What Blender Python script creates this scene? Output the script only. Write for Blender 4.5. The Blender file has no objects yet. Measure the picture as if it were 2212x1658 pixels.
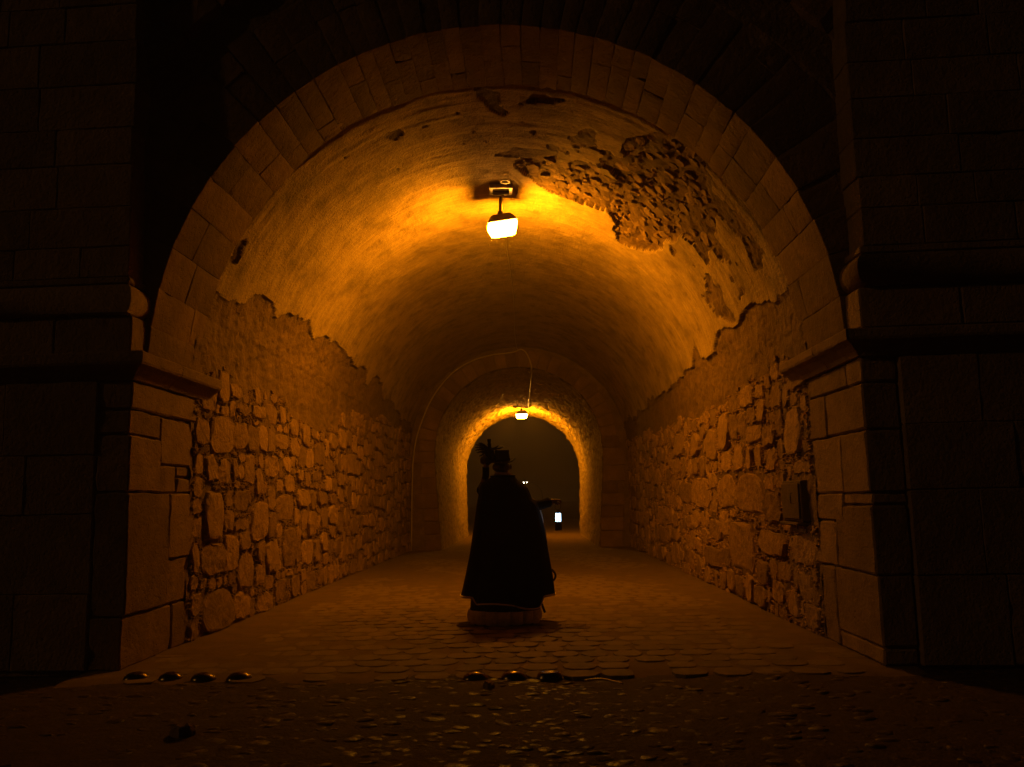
import bpy, bmesh, math, random
import numpy as np
from mathutils import Vector, Matrix
random.seed(7); RNG = np.random.default_rng(11)
sc = bpy.context.scene
COL = sc.collection
R = math.radians

# ------------------------------------------------------------------ camera
f_, pit, yaw, rol = 1869.9, .1344, .0216, -.0204
CAM = Vector((.3789, 0, 1.32))
def ray(u, v):
    c, s = math.cos(rol), math.sin(rol)
    a, b = c*u+s*v, -s*u+c*v
    x, y2, z2 = a, 1.0, -b
    c, s = math.cos(pit), math.sin(pit)
    y = c*y2-s*z2; z = s*y2+c*z2
    c, s = math.cos(yaw), math.sin(yaw)
    return Vector((c*x-s*y, s*x+c*y, z))
fwd = ray(0, 0).normalized(); right = (ray(1, 0)-ray(0, 0)).normalized(); up = right.cross(fwd).normalized()
cd = bpy.data.cameras.new("camera"); cam = bpy.data.objects.new("camera", cd); COL.objects.link(cam)
cam.matrix_world = Matrix(((right.x, up.x, -fwd.x, CAM.x), (right.y, up.y, -fwd.y, CAM.y), (right.z, up.z, -fwd.z, CAM.z), (0, 0, 0, 1)))
cd.sensor_width = 36; cd.lens = f_/2212*36; cd.clip_start = .05; cd.clip_end = 2000
sc.camera = cam

# ------------------------------------------------------------------ world: night sky, faint moonlight, exposure
w = bpy.data.worlds.new("World"); sc.world = w; w.use_nodes = True
nt = w.node_tree; bg = nt.nodes["Background"]
sky = nt.nodes.new("ShaderNodeTexSky"); sky.sky_type = 'NISHITA'; sky.sun_disc = False
sky.sun_elevation = R(2); sky.sun_rotation = R(-60)
nt.links.new(sky.outputs[0], bg.inputs[0]); bg.inputs[1].default_value = .0016
sd = bpy.data.lights.new("night_light", 'SUN'); sd.energy = .13; sd.angle = R(1.5); sd.color = (1, .52, .12)
so = bpy.data.objects.new("night_light", sd); COL.objects.link(so)
so.rotation_euler = Vector((.85, .27, -.32)).to_track_quat('-Z', 'Y').to_euler()
vs = sc.view_settings; sc.display_settings.display_device = 'sRGB'
vs.view_transform = 'Standard'; vs.look = 'None'; vs.exposure = 0; vs.gamma = 1; vs.use_curve_mapping = False
cy = sc.cycles
cy.use_denoising = True; cy.max_bounces = 6; cy.diffuse_bounces = 2; cy.glossy_bounces = 3; cy.transmission_bounces = 3
cy.volume_bounces = 0; cy.sample_clamp_indirect = 3; cy.sample_clamp_direct = 0
cy.use_light_tree = True; cy.caustics_reflective = False; cy.caustics_refractive = False
LAMP = (1, .35, .006)        # sodium light
LAMP_POWER = 960
HAZE = .0029

# ------------------------------------------------------------------ helpers
def link(o, parent=None):
    COL.objects.link(o)
    if parent: o.parent = parent
    return o
def tag(o, label=None, cat=None, group=None, kind=None):
    if label: o['label'] = label
    if cat: o['category'] = cat
    if group: o['group'] = group
    if kind: o['kind'] = kind
    return o
def thing(name, label, cat, loc=(0, 0, 0), group=None):
    o = bpy.data.objects.new(name, None); COL.objects.link(o); o.location = loc; o.empty_display_size = .1
    bpy.context.view_layer.update() if False else None
    return tag(o, label, cat, group)
def mesh(name, V, F, mat, parent=None, smooth=False, uv=None, kind=None):
    me = bpy.data.meshes.new(name)
    if isinstance(V, np.ndarray): V = V.tolist()
    if isinstance(F, np.ndarray): F = F.tolist()
    me.from_pydata(V, [], F)
    if mat: me.materials.append(mat)
    if smooth: me.polygons.foreach_set('use_smooth', [True]*len(me.polygons))
    if uv is not None:
        l = me.uv_layers.new(name='UVMap'); vi = np.zeros(len(me.loops), dtype=np.int32)
        me.loops.foreach_get('vertex_index', vi); l.data.foreach_set('uv', np.asarray(uv, dtype=np.float32)[vi].ravel())
    me.update()
    o = bpy.data.objects.new(name, me); link(o, parent)
    if kind: o['kind'] = kind
    return o
# value noise on numpy arrays
_perm = RNG.permutation(256); _val = RNG.random(256)
def vnoise(x, y, z=0.):
    x = np.asarray(x, float); y = np.asarray(y, float); z = np.asarray(z, float)+0*x
    xi, yi, zi = np.floor(x).astype(int), np.floor(y).astype(int), np.floor(z).astype(int)
    fx, fy, fz = x-xi, y-yi, z-zi
    fx, fy, fz = [t*t*(3-2*t) for t in (fx, fy, fz)]
    def h(a, b, c): return _val[_perm[(_perm[(_perm[a & 255]+b) & 255]+c) & 255]]
    r = 0
    for dx in (0, 1):
        for dy in (0, 1):
            for dz in (0, 1):
                r = r+h(xi+dx, yi+dy, zi+dz)*(fx if dx else 1-fx)*(fy if dy else 1-fy)*(fz if dz else 1-fz)
    return r*2-1
def fbm(x, y, o=4, s=0.):
    r = 0; a = 1.
    for i in range(o):
        r = r+a*vnoise(x*2**i+17*i+s, y*2**i-9*i, 3.7*i+s); a *= .5
    return r
def sstep(a, b, x):
    t = np.clip((x-a)/(b-a), 0, 1); return t*t*(3-2*t)

# ------------------------------------------------------------------ materials
def NM(name):
    m = bpy.data.materials.new(name); m.use_nodes = True
    n = m.node_tree; return m, n, n.nodes['Principled BSDF']
def node(n, t, **kw):
    x = n.nodes.new(t)
    for k, v in kw.items():
        if isinstance(k, str) and hasattr(x, k): setattr(x, k, v)
        else: x.inputs[k].default_value = v
    return x
def rough_mat(name, c1, c2, scale=6, rough=.9, bump=.6, bdist=.01, bscale=40, pits=0., vary=.25, coord='Object', stretch=None, spec=.2, streak=0., patches=None, mott=0., rvar=None):
    m, n, b = NM(name); L = n.links.new
    tc = n.nodes.new('ShaderNodeTexCoord'); src = tc.outputs[coord]
    if coord == 'Object':   # world position, so pieces sharing a mesh do not repeat
        g = n.nodes.new('ShaderNodeNewGeometry'); src = g.outputs['Position']
    mp = n.nodes.new('ShaderNodeMapping'); L(src, mp.inputs[0])
    if stretch: mp.inputs['Scale'].default_value = stretch
    def noise(s, d=6, r=.6, v=None):
        x = n.nodes.new('ShaderNodeTexNoise'); x.inputs['Scale'].default_value = s; x.inputs['Detail'].default_value = d
        x.inputs['Roughness'].default_value = r; L(v or src, x.inputs['Vector']); return x.outputs['Fac']
    def ramp(f, a, bb):
        x = n.nodes.new('ShaderNodeMapRange'); L(f, x.inputs[0]); x.inputs[1].default_value = a; x.inputs[2].default_value = bb; return x.outputs[0]
    def mixc(f, a, bb):
        x = n.nodes.new('ShaderNodeMix'); x.data_type = 'RGBA'
        if hasattr(f, 'is_linked') or not isinstance(f, float): L(f, x.inputs[0])
        else: x.inputs[0].default_value = f
        for i, q in ((6, a), (7, bb)):
            if isinstance(q, tuple): x.inputs[i].default_value = (*q, 1)
            else: L(q, x.inputs[i])
        return x.outputs[2]
    def math_(op, a, bb):
        x = n.nodes.new('ShaderNodeMath'); x.operation = op
        for i, q in enumerate((a, bb)):
            if isinstance(q, (int, float)): x.inputs[i].default_value = q
            else: L(q, x.inputs[i])
        return x.outputs[0]
    base = mixc(ramp(noise(scale), .3, .7), c1, c2)
    if streak:
        base = mixc(ramp(noise(1., 8, .75, mp.outputs[0]), .35, .7), base, tuple(streak*q for q in c1))
    if patches:
        pf = noise(patches[0], 5, .6)
        base = mixc(ramp(pf, patches[1], patches[1]+.02), base, patches[2])
    if mott:
        base = mixc(ramp(noise(1.3, 9, .75), .45, .68), base, tuple(mott*q for q in c1)); base = mixc(ramp(noise(6, 4, .7), .56, .74), base, tuple(.6*q for q in c1))
    fine = noise(bscale*1.7, 3, .7)
    base = mixc(ramp(fine, .62, .8), base, tuple(.45*q for q in c1))
    if vary:
        oi = n.nodes.new('ShaderNodeObjectInfo'); hs = n.nodes.new('ShaderNodeHueSaturation')
        v = math_('MULTIPLY_ADD', oi.outputs['Random'], vary*2); v.node.inputs[2].default_value = 1-vary
        L(v, hs.inputs['Value']); L(base, hs.inputs['Color']); base = hs.outputs[0]
    L(base, b.inputs['Base Color']); b.inputs['Roughness'].default_value = rough
    b.inputs['Specular IOR Level'].default_value = spec
    if rvar:
        mr = n.nodes.new('ShaderNodeMapRange'); mr.inputs[1].default_value = .42; mr.inputs[2].default_value = .60; mr.inputs[3].default_value = rvar[0]; mr.inputs[4].default_value = rvar[1]
        L(noise(14, 3, .6), mr.inputs[0]); L(mr.outputs[0], b.inputs['Roughness'])
    h = math_('ADD', math_('MULTIPLY', noise(bscale, 8, .65), 1.), math_('MULTIPLY', noise(bscale*.25, 5, .6), 1.6))
    if pits:
        vz = n.nodes.new('ShaderNodeTexVoronoi'); vz.inputs['Scale'].default_value = 22; L(src, vz.inputs['Vector'])
        h = math_('ADD', h, math_('MULTIPLY', ramp(vz.outputs['Distance'], .05, .22), pits))
    if streak:
        h = math_('ADD', h, math_('MULTIPLY', noise(1.3, 6, .6, mp.outputs[0]), .7))
    bp = n.nodes.new('ShaderNodeBump'); bp.inputs['Strength'].default_value = bump; bp.inputs['Distance'].default_value = bdist
    L(h, bp.inputs['Height']); L(bp.outputs[0], b.inputs['Normal'])
    return m
def plain(name, c, rough=.5, metal=0., spec=.5):
    m, n, b = NM(name); b.inputs['Base Color'].default_value = (*c, 1); b.inputs['Roughness'].default_value = rough
    b.inputs['Metallic'].default_value = metal; b.inputs['Specular IOR Level'].default_value = spec
    nz = n.nodes.new('ShaderNodeTexNoise'); nz.inputs['Scale'].default_value = 60
    bp = n.nodes.new('ShaderNodeBump'); bp.inputs['Strength'].default_value = .15; bp.inputs['Distance'].default_value = .002
    n.links.new(nz.outputs[0], bp.inputs['Height']); n.links.new(bp.outputs[0], b.inputs['Normal'])
    return m
def emit(name, c, s):
    m, n, b = NM(name); b.inputs['Base Color'].default_value = (.8, .8, .8, 1)
    b.inputs['Emission Color'].default_value = (*c, 1); b.inputs['Emission Strength'].default_value = s
    return m
M = dict(
    ashlar=rough_mat('ashlar_stone', (.25, .155, .088), (.17, .102, .055), 4, bump=.8, bdist=.014, bscale=30, pits=.7, vary=.2, mott=.7),
    ring=rough_mat('ring_stone', (.22, .128, .066), (.12, .068, .034), 2.2, bump=.8, bdist=.016, bscale=20, pits=.9, vary=.26, mott=.6),
    rubble=rough_mat('rubble_stone', (.31, .19, .10), (.19, .112, .06), 7, bump=1., bdist=.028, bscale=15, vary=.3),
    mortar=rough_mat('mortar', (.21, .128, .064), (.12, .072, .036), 4, bump=1., bdist=.03, bscale=16, vary=0, mott=.55),
    plaster=rough_mat('plaster', (.47, .325, .165), (.33, .215, .10), 2.6, bump=1., bdist=.016, bscale=26, vary=0, coord='UV',
                      stretch=(24, .8, 1), streak=.5, patches=(2.6, .60, (.24, .155, .075)), pits=.5, mott=.36),
    core=rough_mat('core_rubble', (.27, .165, .085), (.15, .09, .045), 5, bump=1., bdist=.03, bscale=14, vary=.3),
    corebase=rough_mat('crumbled_mortar', (.18, .105, .052), (.09, .052, .026), 7, bump=1., bdist=.035, bscale=14, vary=0, mott=.5),
    lining=rough_mat('rough_limewashed_stone', (.40, .29, .15), (.20, .13, .065), 9, bump=1., bdist=.05, bscale=9, vary=0, mott=.45),
    paver=rough_mat('paver_stone', (.175, .112, .055), (.115, .072, .034), 6, bump=.6, bdist=.008, bscale=30, vary=.16, rough=.8, spec=.25),
    dust=rough_mat('sandy_dust', (.155, .096, .047), (.11, .067, .032), 4, bump=.5, bdist=.008, bscale=50, vary=0, rough=.95),
    cobble=rough_mat('worn_cobble', (.07, .040, .023), (.042, .025, .014), 9, bump=.6, bdist=.008, bscale=24, vary=.35, rough=.6, spec=.22, rvar=(.36, .95)),
    earth=rough_mat('earth', (.06, .034, .019), (.038, .021, .012), 7, bump=.9, bdist=.012, bscale=35, vary=0, rough=.85),
    metal=plain('weathered_steel', (.16, .13, .10), .45, .8),
    housing=plain('enamelled_housing', (.34, .25, .16), .6, 0),
    bright_metal=plain('galvanised_steel', (.5, .42, .3), .3, .9),
    stud=plain('worn_bronze', (.10, .07, .045), .22, 1.),
    lampglass=emit('sodium_glass', LAMP, LAMP_POWER),
    lampbase=emit('sodium_glass_base', LAMP, LAMP_POWER*.28),
    lampfront=emit('sodium_glass_front', (1, .42, .05), LAMP_POWER*.075),
    farglass=emit('far_glass', LAMP, LAMP_POWER*1.25), farbase=emit('far_glass_base', LAMP, LAMP_POWER*.35), farfront=emit('far_glass_front', (1, .42, .05), LAMP_POWER*.14),
    farlight=emit('street_glow', (1, .85, .6), 28),
    lanternglow=emit('cold_white_glow', (.40, .72, 1), 9),
    cable=plain('cable_sheath', (.35, .26, .17), .45, 0),
    darkbox=rough_mat('dark_painted_timber', (.11, .068, .036), (.06, .037, .02), 8, bump=.5, bscale=40, vary=0, rough=.7),
    cloth=plain('black_wool', (.006, .0055, .005), .95, 0, .08),
    velvet=plain('dark_skirt_cloth', (.012, .008, .006), .9, 0, .1),
    ruffle=rough_mat('pale_petticoat', (.88, .80, .72), (.66, .58, .50), 30, bump=.4, bdist=.004, bscale=60, vary=0, rough=.9),
    trim=plain('pale_piping', (.75, .62, .48), .8),
    linen=plain('linen_collar', (.55, .45, .36), .85),
    skin=plain('skin', (.20, .11, .07), .55),
    hair=plain('black_hair', (.01, .007, .005), .5),
    hat=plain('black_felt', (.010, .009, .008), .8, 0, .2),
    glove=plain('black_leather', (.014, .011, .009), .5, 0, .4),
    rod=plain('rusty_rod', (.22, .15, .09), .35, .8),
)
M['stud'].node_tree.nodes['Principled BSDF'].inputs['Specular IOR Level'].default_value = .5

# ------------------------------------------------------------------ layout constants
W, ZC, RAD = 3.04, 2.6, 3.04        # tunnel half width, springing, vault radius
YE, YF = 24.2, 33.6
def y0(x): return 7.115-.054*x      # front plane of the piers (slightly skew)
def y1(x): return 8.60-.056*x       # where the cut stone ends and the rubble begins
RECESS = .30
ARC = math.pi*RAD; STOT = 2*ZC+ARC
def prof(s, n):
    """s: arc length up the left wall, over the vault and down the right wall; n: inwards"""
    s = np.asarray(s, float); n = np.asarray(n, float)
    th = np.clip((s-ZC)/RAD, 0, math.pi)
    x = -np.cos(th)*(RAD-n); z = ZC+np.sin(th)*(RAD-n)
    lo = s < ZC; hi = s > ZC+ARC
    x = np.where(lo, -W+n, np.where(hi, W-n, x)); z = np.where(lo, s, np.where(hi, STOT-s, z))
    return x, z
def P(s, Y, n):
    x, z = prof(s, n); Y = np.asarray(Y, float)
    return np.stack([x, Y-.055*x*np.clip(1-(Y-8.5)/6, 0, 1), z], -1)
def s_of(theta_deg): return ZC+(90+theta_deg)*math.pi/180*RAD   # theta from the crown, left negative

# ------------------------------------------------------------------ piece builders
def bevel_box(r, bev, mp, jit=.0, name='block', mat=None, parent=None, wob=0.):
    (a0, a1), (b0, b1), (c0, c1) = r
    bev = min(bev, (a1-a0)*.3, (b1-b0)*.3, (c1-c0)*.3)
    V = []; idx = {}
    lo = (a0, b0, c0); hi = (a1, b1, c1)
    for sx in (0, 1):
        for sy in (0, 1):
            for sz in (0, 1):
                j = [random.uniform(-jit, jit) for _ in range(3)]
                for ax in range(3):
                    p = []
                    for k, s_ in enumerate((sx, sy, sz)):
                        q = hi[k] if s_ else lo[k]
                        if k != ax: q += (-bev if s_ else bev)*random.uniform(.7, 1.5)
                        p.append(q+j[k])
                    idx[(sx, sy, sz, ax)] = len(V); V.append(p)
    F = []
    for ax in range(3):
        for s_ in (0, 1):
            o = [k for k in range(3) if k != ax]
            q = []
            for u, v in ((0, 0), (1, 0), (1, 1), (0, 1)):
                c = [0, 0, 0]; c[ax] = s_; c[o[0]] = u; c[o[1]] = v; q.append(idx[(*c, ax)])
            flip = (s_ == 0) != (ax == 1)
            F.append(q[::-1] if flip else q)
    for ax in range(3):     # edges along ax
        o = [k for k in range(3) if k != ax]
        for u in (0, 1):
            for v in (0, 1):
                c0_ = [0, 0, 0]; c0_[o[0]] = u; c0_[o[1]] = v; c1_ = list(c0_); c1_[ax] = 1
                F.append([idx[(*c0_, o[0])], idx[(*c1_, o[0])], idx[(*c1_, o[1])], idx[(*c0_, o[1])]])
    for sx in (0, 1):
        for sy in (0, 1):
            for sz in (0, 1):
                F.append([idx[(sx, sy, sz, k)] for k in range(3)])
    V = [mp(*p) for p in V]
    o = mesh(name, V, F, mat, parent)
    bm = bmesh.new(); bm.from_mesh(o.data); bmesh.ops.recalc_face_normals(bm, faces=bm.faces)
    if wob:
        for L_ in (.30, .15, .10):
            es = [e for e in bm.edges if e.calc_length() > L_]
            if es: bmesh.ops.subdivide_edges(bm, edges=es, cuts=1, use_grid_fill=True)
        bmesh.ops.triangulate(bm, faces=[f for f in bm.faces if len(f.verts) > 4])
        co = np.array([v.co[:] for v in bm.verts]); sd_ = random.random()*50
        nn = vnoise(co[:, 0]*7+sd_, co[:, 1]*7, co[:, 2]*7)*wob+vnoise(co[:, 0]*19, co[:, 1]*19+sd_, co[:, 2]*19)*wob*.6
        bm.normal_update()
        for v, d in zip(bm.verts, nn): v.co += v.normal*float(d)
        if wob > .003:      # knocked corners
            c_ = random.choice(list(bm.verts)).co.copy()
            for v in bm.verts:
                q = (v.co-c_).length
                if q < .07: v.co -= v.normal*(.07-q)*.25
        for f in bm.faces: f.smooth = True
    bm.to_mesh(o.data); bm.free()
    if wob: o.data.set_sharp_from_angle(angle=R(24))
    return o
def clip_poly(poly, a, b, c):   # keep a*x+b*y<=c
    out = []
    for i in range(len(poly)):
        p, q = poly[i], poly[(i+1) % len(poly)]
        dp, dq = a*p[0]+b*p[1]-c, a*q[0]+b*q[1]-c
        if dp <= 0: out.append(p)
        if (dp < 0) != (dq < 0) and dp != dq:
            t = dp/(dp-dq); out.append((p[0]+t*(q[0]-p[0]), p[1]+t*(q[1]-p[1])))
    return out
def power_cells(pts, rad, bounds, asp=1., win=1.6):
    """power diagram in a space whose first axis is divided by asp"""
    A = np.array([(p[0]/asp, p[1]) for p in pts]); r = np.array(rad); cells = []
    x0, x1, z0, z1 = bounds
    for i in range(len(A)):
        d = A-A[i]; dd = (d**2).sum(1); near = np.argsort(dd)[1:26]
        poly = [(max(x0/asp, A[i, 0]-win), max(z0, A[i, 1]-win)), (min(x1/asp, A[i, 0]+win), max(z0, A[i, 1]-win)),
                (min(x1/asp, A[i, 0]+win), min(z1, A[i, 1]+win)), (max(x0/asp, A[i, 0]-win), min(z1, A[i, 1]+win))]
        for j in near:
            if dd[j] < 1e-9: continue
            # |p-ai|^2-ri^2 <= |p-aj|^2-rj^2
            a, b = 2*d[j]; c = (A[j]**2).sum()-(A[i]**2).sum()-r[j]**2+r[i]**2
            poly = clip_poly(poly, a, b, c)
            if len(poly) < 3: break
        cells.append([(p[0]*asp, p[1]) for p in poly] if len(poly) >= 3 else None)
    return cells
def shrink(poly, g):
    n = len(poly); area = sum(poly[i][0]*poly[(i+1) % n][1]-poly[(i+1) % n][0]*poly[i][1] for i in range(n))
    if area < 0: poly = poly[::-1]
    out = list(poly)
    for i in range(n):
        p, q = poly[i], poly[(i+1) % n]; dx, dy = q[0]-p[0], q[1]-p[1]; l = math.hypot(dx, dy)
        if l < 1e-6: continue
        a, b = dy/l, -dx/l
        out = clip_poly(out, a, b, a*p[0]+b*p[1]-g*random.uniform(.5, 1.5))
        if len(out) < 3: return None
    return out
def resample(poly, N, jit, corner=.22):
    # cut corners, then resample to N points
    q = []
    n = len(poly)
    for i in range(n):
        p0, p1 = poly[i], poly[(i+1) % n]
        for t in (corner*random.uniform(.5, 1.2), 1-corner*random.uniform(.5, 1.2)):
            q.append((p0[0]+t*(p1[0]-p0[0]), p0[1]+t*(p1[1]-p0[1])))
    L = [0]
    for i in range(len(q)):
        L.append(L[-1]+math.hypot(q[(i+1) % len(q)][0]-q[i][0], q[(i+1) % len(q)][1]-q[i][1]))
    out = []; k = 0
    for m in range(N):
        t = (m+.2*random.random())*L[-1]/N
        while L[k+1] < t: k += 1
        u = (t-L[k])/max(L[k+1]-L[k], 1e-9); a, b = q[k], q[(k+1) % len(q)]
        out.append((a[0]+u*(b[0]-a[0])+random.gauss(0, jit), a[1]+u*(b[1]-a[1])+random.gauss(0, jit)))
    return out
def area_c(poly):
    a = cx = cz = 0
    for i in range(len(poly)):
        p, q = poly[i], poly[(i+1) % len(poly)]; c = p[0]*q[1]-q[0]*p[1]
        a += c; cx += c*(p[0]+q[0]); cz += c*(p[1]+q[1])
    a /= 2
    return abs(a), cx/6/a, cz/6/a
def slab_geo(ring, h, depth, mid=.93, top=.78, tilt=.15, dome=.0, rough=.006, wild=.25):
    """stone in (u, v, n): outline at the bed, shoulder, face"""
    N = len(ring); a, cx, cz = area_c(ring); V = []; F = []
    tu, tv = random.uniform(-tilt, tilt), random.uniform(-tilt, tilt)
    for sc_, hh in ((1.0, -depth), (1.0, h*.45), (mid, h*.9), (top, h+dome*.5)):
        for p in ring:
            u, v = cx+(p[0]-cx)*sc_, cz+(p[1]-cz)*sc_
            nn = hh if hh < 0 else hh*(1+random.uniform(-wild, wild)*.4)+(tu*(u-cx)+tv*(v-cz))+random.gauss(0, rough)
            V.append((u, v, nn))
    V.append((cx, cz, h+dome+random.gauss(0, rough)))
    for r_ in range(3):
        for i in range(N):
            j = (i+1) % N; F.append((r_*N+i, r_*N+j, (r_+1)*N+j, (r_+1)*N+i))
    for i in range(N): F.append((3*N+i, 3*N+(i+1) % N, 4*N))
    return V, F
class Bag:
    def __init__(s): s.V = []; s.F = []
    def add(s, V, F):
        b = len(s.V); s.V += V; s.F += [tuple(i+b for i in f) for f in F]
    def build(s, name, mat, parent=None, smooth=False, kind=None):
        return mesh(name, s.V, s.F, mat, parent, smooth, kind=kind)
def dart(bounds, seeds, radii, tries, asp, ok=None, seedr=None, pack=.95):
    pts = [(a, b) for a, b, *_ in seeds]; rad = list(seedr or [])
    A = np.zeros((9000, 2)); Rr = np.zeros(9000); n = 0
    for p, r in zip(pts, rad): A[n] = (p[0]/asp, p[1]); Rr[n] = r; n += 1
    x0, x1, z0, z1 = bounds
    for r, t in zip(radii, tries):
        for _ in range(t):
            u, v = random.uniform(x0, x1), random.uniform(z0, z1)
            if ok and not ok(u, v): continue
            if n and (((A[:n]-(u/asp, v))**2).sum(1) < ((Rr[:n]+r)*pack)**2).any(): continue
            A[n] = (u/asp, v); Rr[n] = r; n += 1
    return [(A[i, 0]*asp, A[i, 1]) for i in range(n)], [float(Rr[i]) for i in range(n)]

# ================================================================== SETTING: floor
def grid(us, vs, fn, name, mat, parent=None, uvf=None, kind=None, smooth=True):
    U, Vv = np.meshgrid(us, vs, indexing='ij'); Pn = fn(U, Vv).reshape(-1, 3)
    nu, nv = len(us), len(vs)
    i = (np.arange(nu-1)[:, None]*nv+np.arange(nv-1)[None]).ravel()
    F = np.stack([i, i+nv, i+nv+1, i+1], 1)
    uv = None
    if uvf is not None: uv = np.stack([U.ravel(), Vv.ravel()], 1) if uvf is True else uvf(U, Vv)
    return mesh(name, Pn, F, mat, parent, smooth, uv, kind)

# ground sheet to the horizon
def ground_fn(U, V):
    return np.stack([U, V, -.06+0*U], -1)
g = grid(np.array([-400, -60, -8, 0, 8, 60, 400.]), np.array([-60, 2, 8, 24, 40, 120, 900.]), ground_fn, 'ground', M['earth'])
tag(g, 'dark earth ground around the gateway and beyond the tunnel', kind='structure')
def edge(Y): return 7.03+0*Y
def dust_fn(U, V):
    wall = sstep(2.2, 3.0, np.abs(U))*(V > 8)
    z = -.0035+.0028*fbm(U*1.3, V*1.3, 3)+.004*sstep(1.2, 2.4, np.abs(U-.2))*fbm(U*.8, V*.8, 2, 33)+.004*sstep(9, 12, V)+.010*wall+.0015*fbm(U*11, V*11, 2, 5)
    z = z-.004*np.exp(-((U-.2)/2.2)**4)*sstep(14, 9, V)
    # fringe goes down to the cobbles
    z = z-.045*sstep(7.06, 6.62, V+.16*fbm(U*2.2, V*2.2, 3, 61))
    return np.stack([U, V, z], -1)
ys = np.concatenate([np.linspace(6.45, 12, 175), np.linspace(12.08, 24, 120)[0:], np.linspace(24.3, 60, 60)])
floor = grid(np.linspace(-3.3, 3.3, 150), ys, dust_fn, 'paved_floor', M['dust'])
tag(floor, 'sandy stone paved floor running through the tunnel', kind='structure')
def cob_fn(U, V):
    z = -.020+.014*fbm(U*.9, V*.9, 3, 2)+.005*fbm(U*7, V*7, 3, 8)
    return np.stack([U, V, z], -1)
cobg = grid(np.linspace(-6.5, 6.8, 300), np.linspace(3.0, 7.15, 110), cob_fn, 'cobbled_ground', M['earth'])
tag(cobg, 'earthy cobbled ground in front of the gateway', kind='structure')
# side strips of floor beside the piers (x beyond 3.3, y 6.96..8) are under the piers

# pavers
items = []
pitch, rowd = .285, .27
row = 0; Y = 6.92
while Y < 24.1:
    off = (row % 2)*pitch/2+random.uniform(-.02, .02); x = -2.95+off
    while x < 2.98:
        ww = pitch*random.uniform(.9, 1.08); u = x+random.uniform(-.012, .012); v = Y+random.uniform(-.014, .014)
        hw, hd = ww/2-.010, rowd/2-.008
        if random.random() < (.93 if Y > 7.1 else .5):
            pts = [(u-hw, v-.01), (u-hw*.86, v-hd*.75), (u-hw*.45, v-hd*1.05), (u+hw*.45, v-hd*1.05), (u+hw*.86, v-hd*.75), (u+hw, v),
                   (u+hw*.8, v+hd*.7), (u+hw*.5, v+hd*.98), (u-hw*.5, v+hd*.98), (u-hw*.8, v+hd*.7)]
            pts = [(a+random.gauss(0, .008), b+random.gauss(0, .006)) for a, b in pts]
            items.append(((v, abs(x)), pts))
        x += ww+.002
    Y += rowd*1.0; row += 1
items.sort(key=lambda t: t[0][0]+.25*t[0][1])
bag = Bag()
for k, (_, pts) in enumerate(items):
    V, F = slab_geo(pts, .004, .04, .97, .9, .012, .0015, .0007, 0)
    dz = random.gauss(0, .0007)-.0045-(.006 if pts[0][1] < 7.1 else 0)
    V = [(a, b, c+dz) for a, b, c in V]
    V = [(a, b, c+.003*float(math.sin(a*1.7+b*.9))) for a, b, c in V]
    if k < 300: mesh('paver', V, F, M['paver'], floor)
    else: bag.add(V, F)
bag.build('distant_pavers', M['paver'], floor, kind='stuff')

# cobbles
pts, rad = dart((-5.2, 5.4, 3.9, 7.02), [], [.062, .043, .031, .022], [160, 1500, 9000, 16000], 1.25, pack=1.04)
cells = power_cells(pts, rad, (-5.3, 5.5, 3.8, 7.05), 1.35, .3)
cob = []
for p, r, c in zip(pts, rad, cells):
    if not c or random.random() < .15: continue
    if p[0] < -1 and random.random() < .45*sstep(-.5, -3, p[0]): continue
    c = shrink(c, .009)
    if not c or area_c(c)[0] < .0006: continue
    a, cx_, cy_ = area_c(c)
    inview = (-2.6-.9*(cy_-4.5)*.6 < cx_ < 2.9+.9*(cy_-4.5)*.6) and cy_ > 4.4
    cob.append((0 if inview else 1, -a*(7/cy_)**2+.0*abs(cx_), c, a))
cob.sort(key=lambda t: t[:2])
bag = Bag()
for k, (_, _, c, a) in enumerate(cob):
    N = 10; rg = resample(c, N, .004, .3); s = math.sqrt(a)
    h = s*random.uniform(.03, .11)
    V, F = slab_geo(rg, h*1.3, .03, .84, .52, .08, h*.6, .0012, .3)
    base = -.022+.014*float(fbm(np.array(area_c(c)[1]*.9), np.array(area_c(c)[2]*.9), 3, 2))+random.uniform(-.011, .002)
    V = [(p[0], p[1], p[2]+base-h*.45) for p in V]
    if k < 300: mesh('cobblestone', V, F, M['cobble'], cobg, smooth=True)
    else: bag.add(V, F)
bag.build('small_cobbles', M['cobble'], cobg, smooth=True, kind='stuff')

# ================================================================== walls and vault lining
def yb(s, front=8.5): return front
patch = [(4.2, 10.83), (9.1, 11.25), (16.8, 11.56), (21.0, 11.78), (29.5, 11.59), (32.7, 12.4), (41.7, 12.12), (46.7, 11.35), (53.2, 10.64), (58.8, 10.62), (59.9, 10.12), (54.0, 9.53), (48.7, 8.7), (43.3, 8.57), (37.3, 8.76), (30.0, 9.23), (29.1, 10.04), (31.4, 10.68), (23.0, 10.25), (10.0, 10.4)]
hole = [(56.7, 8.92), (60.5, 8.8), (65.5, 8.93), (65.3, 9.33), (60.1, 9.19)]
hole2 = [(-2, 8.66), (4, 8.68), (3, 9.05), (1, 9.25), (-1.5, 9.0)]
hole3 = [(10, 8.7), (17, 8.75), (15, 8.98), (9, 8.9)]
def inpoly(x, y, poly):
    ins = np.zeros(x.shape, bool)
    for i in range(len(poly)):
        (xa, ya), (xb, yb_) = poly[i], poly[(i+1) % len(poly)]
        c = ((ya > y) != (yb_ > y)) & (x < (xb-xa)*(y-ya)/(yb_-ya+1e-12)+xa); ins ^= c
    return ins
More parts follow.
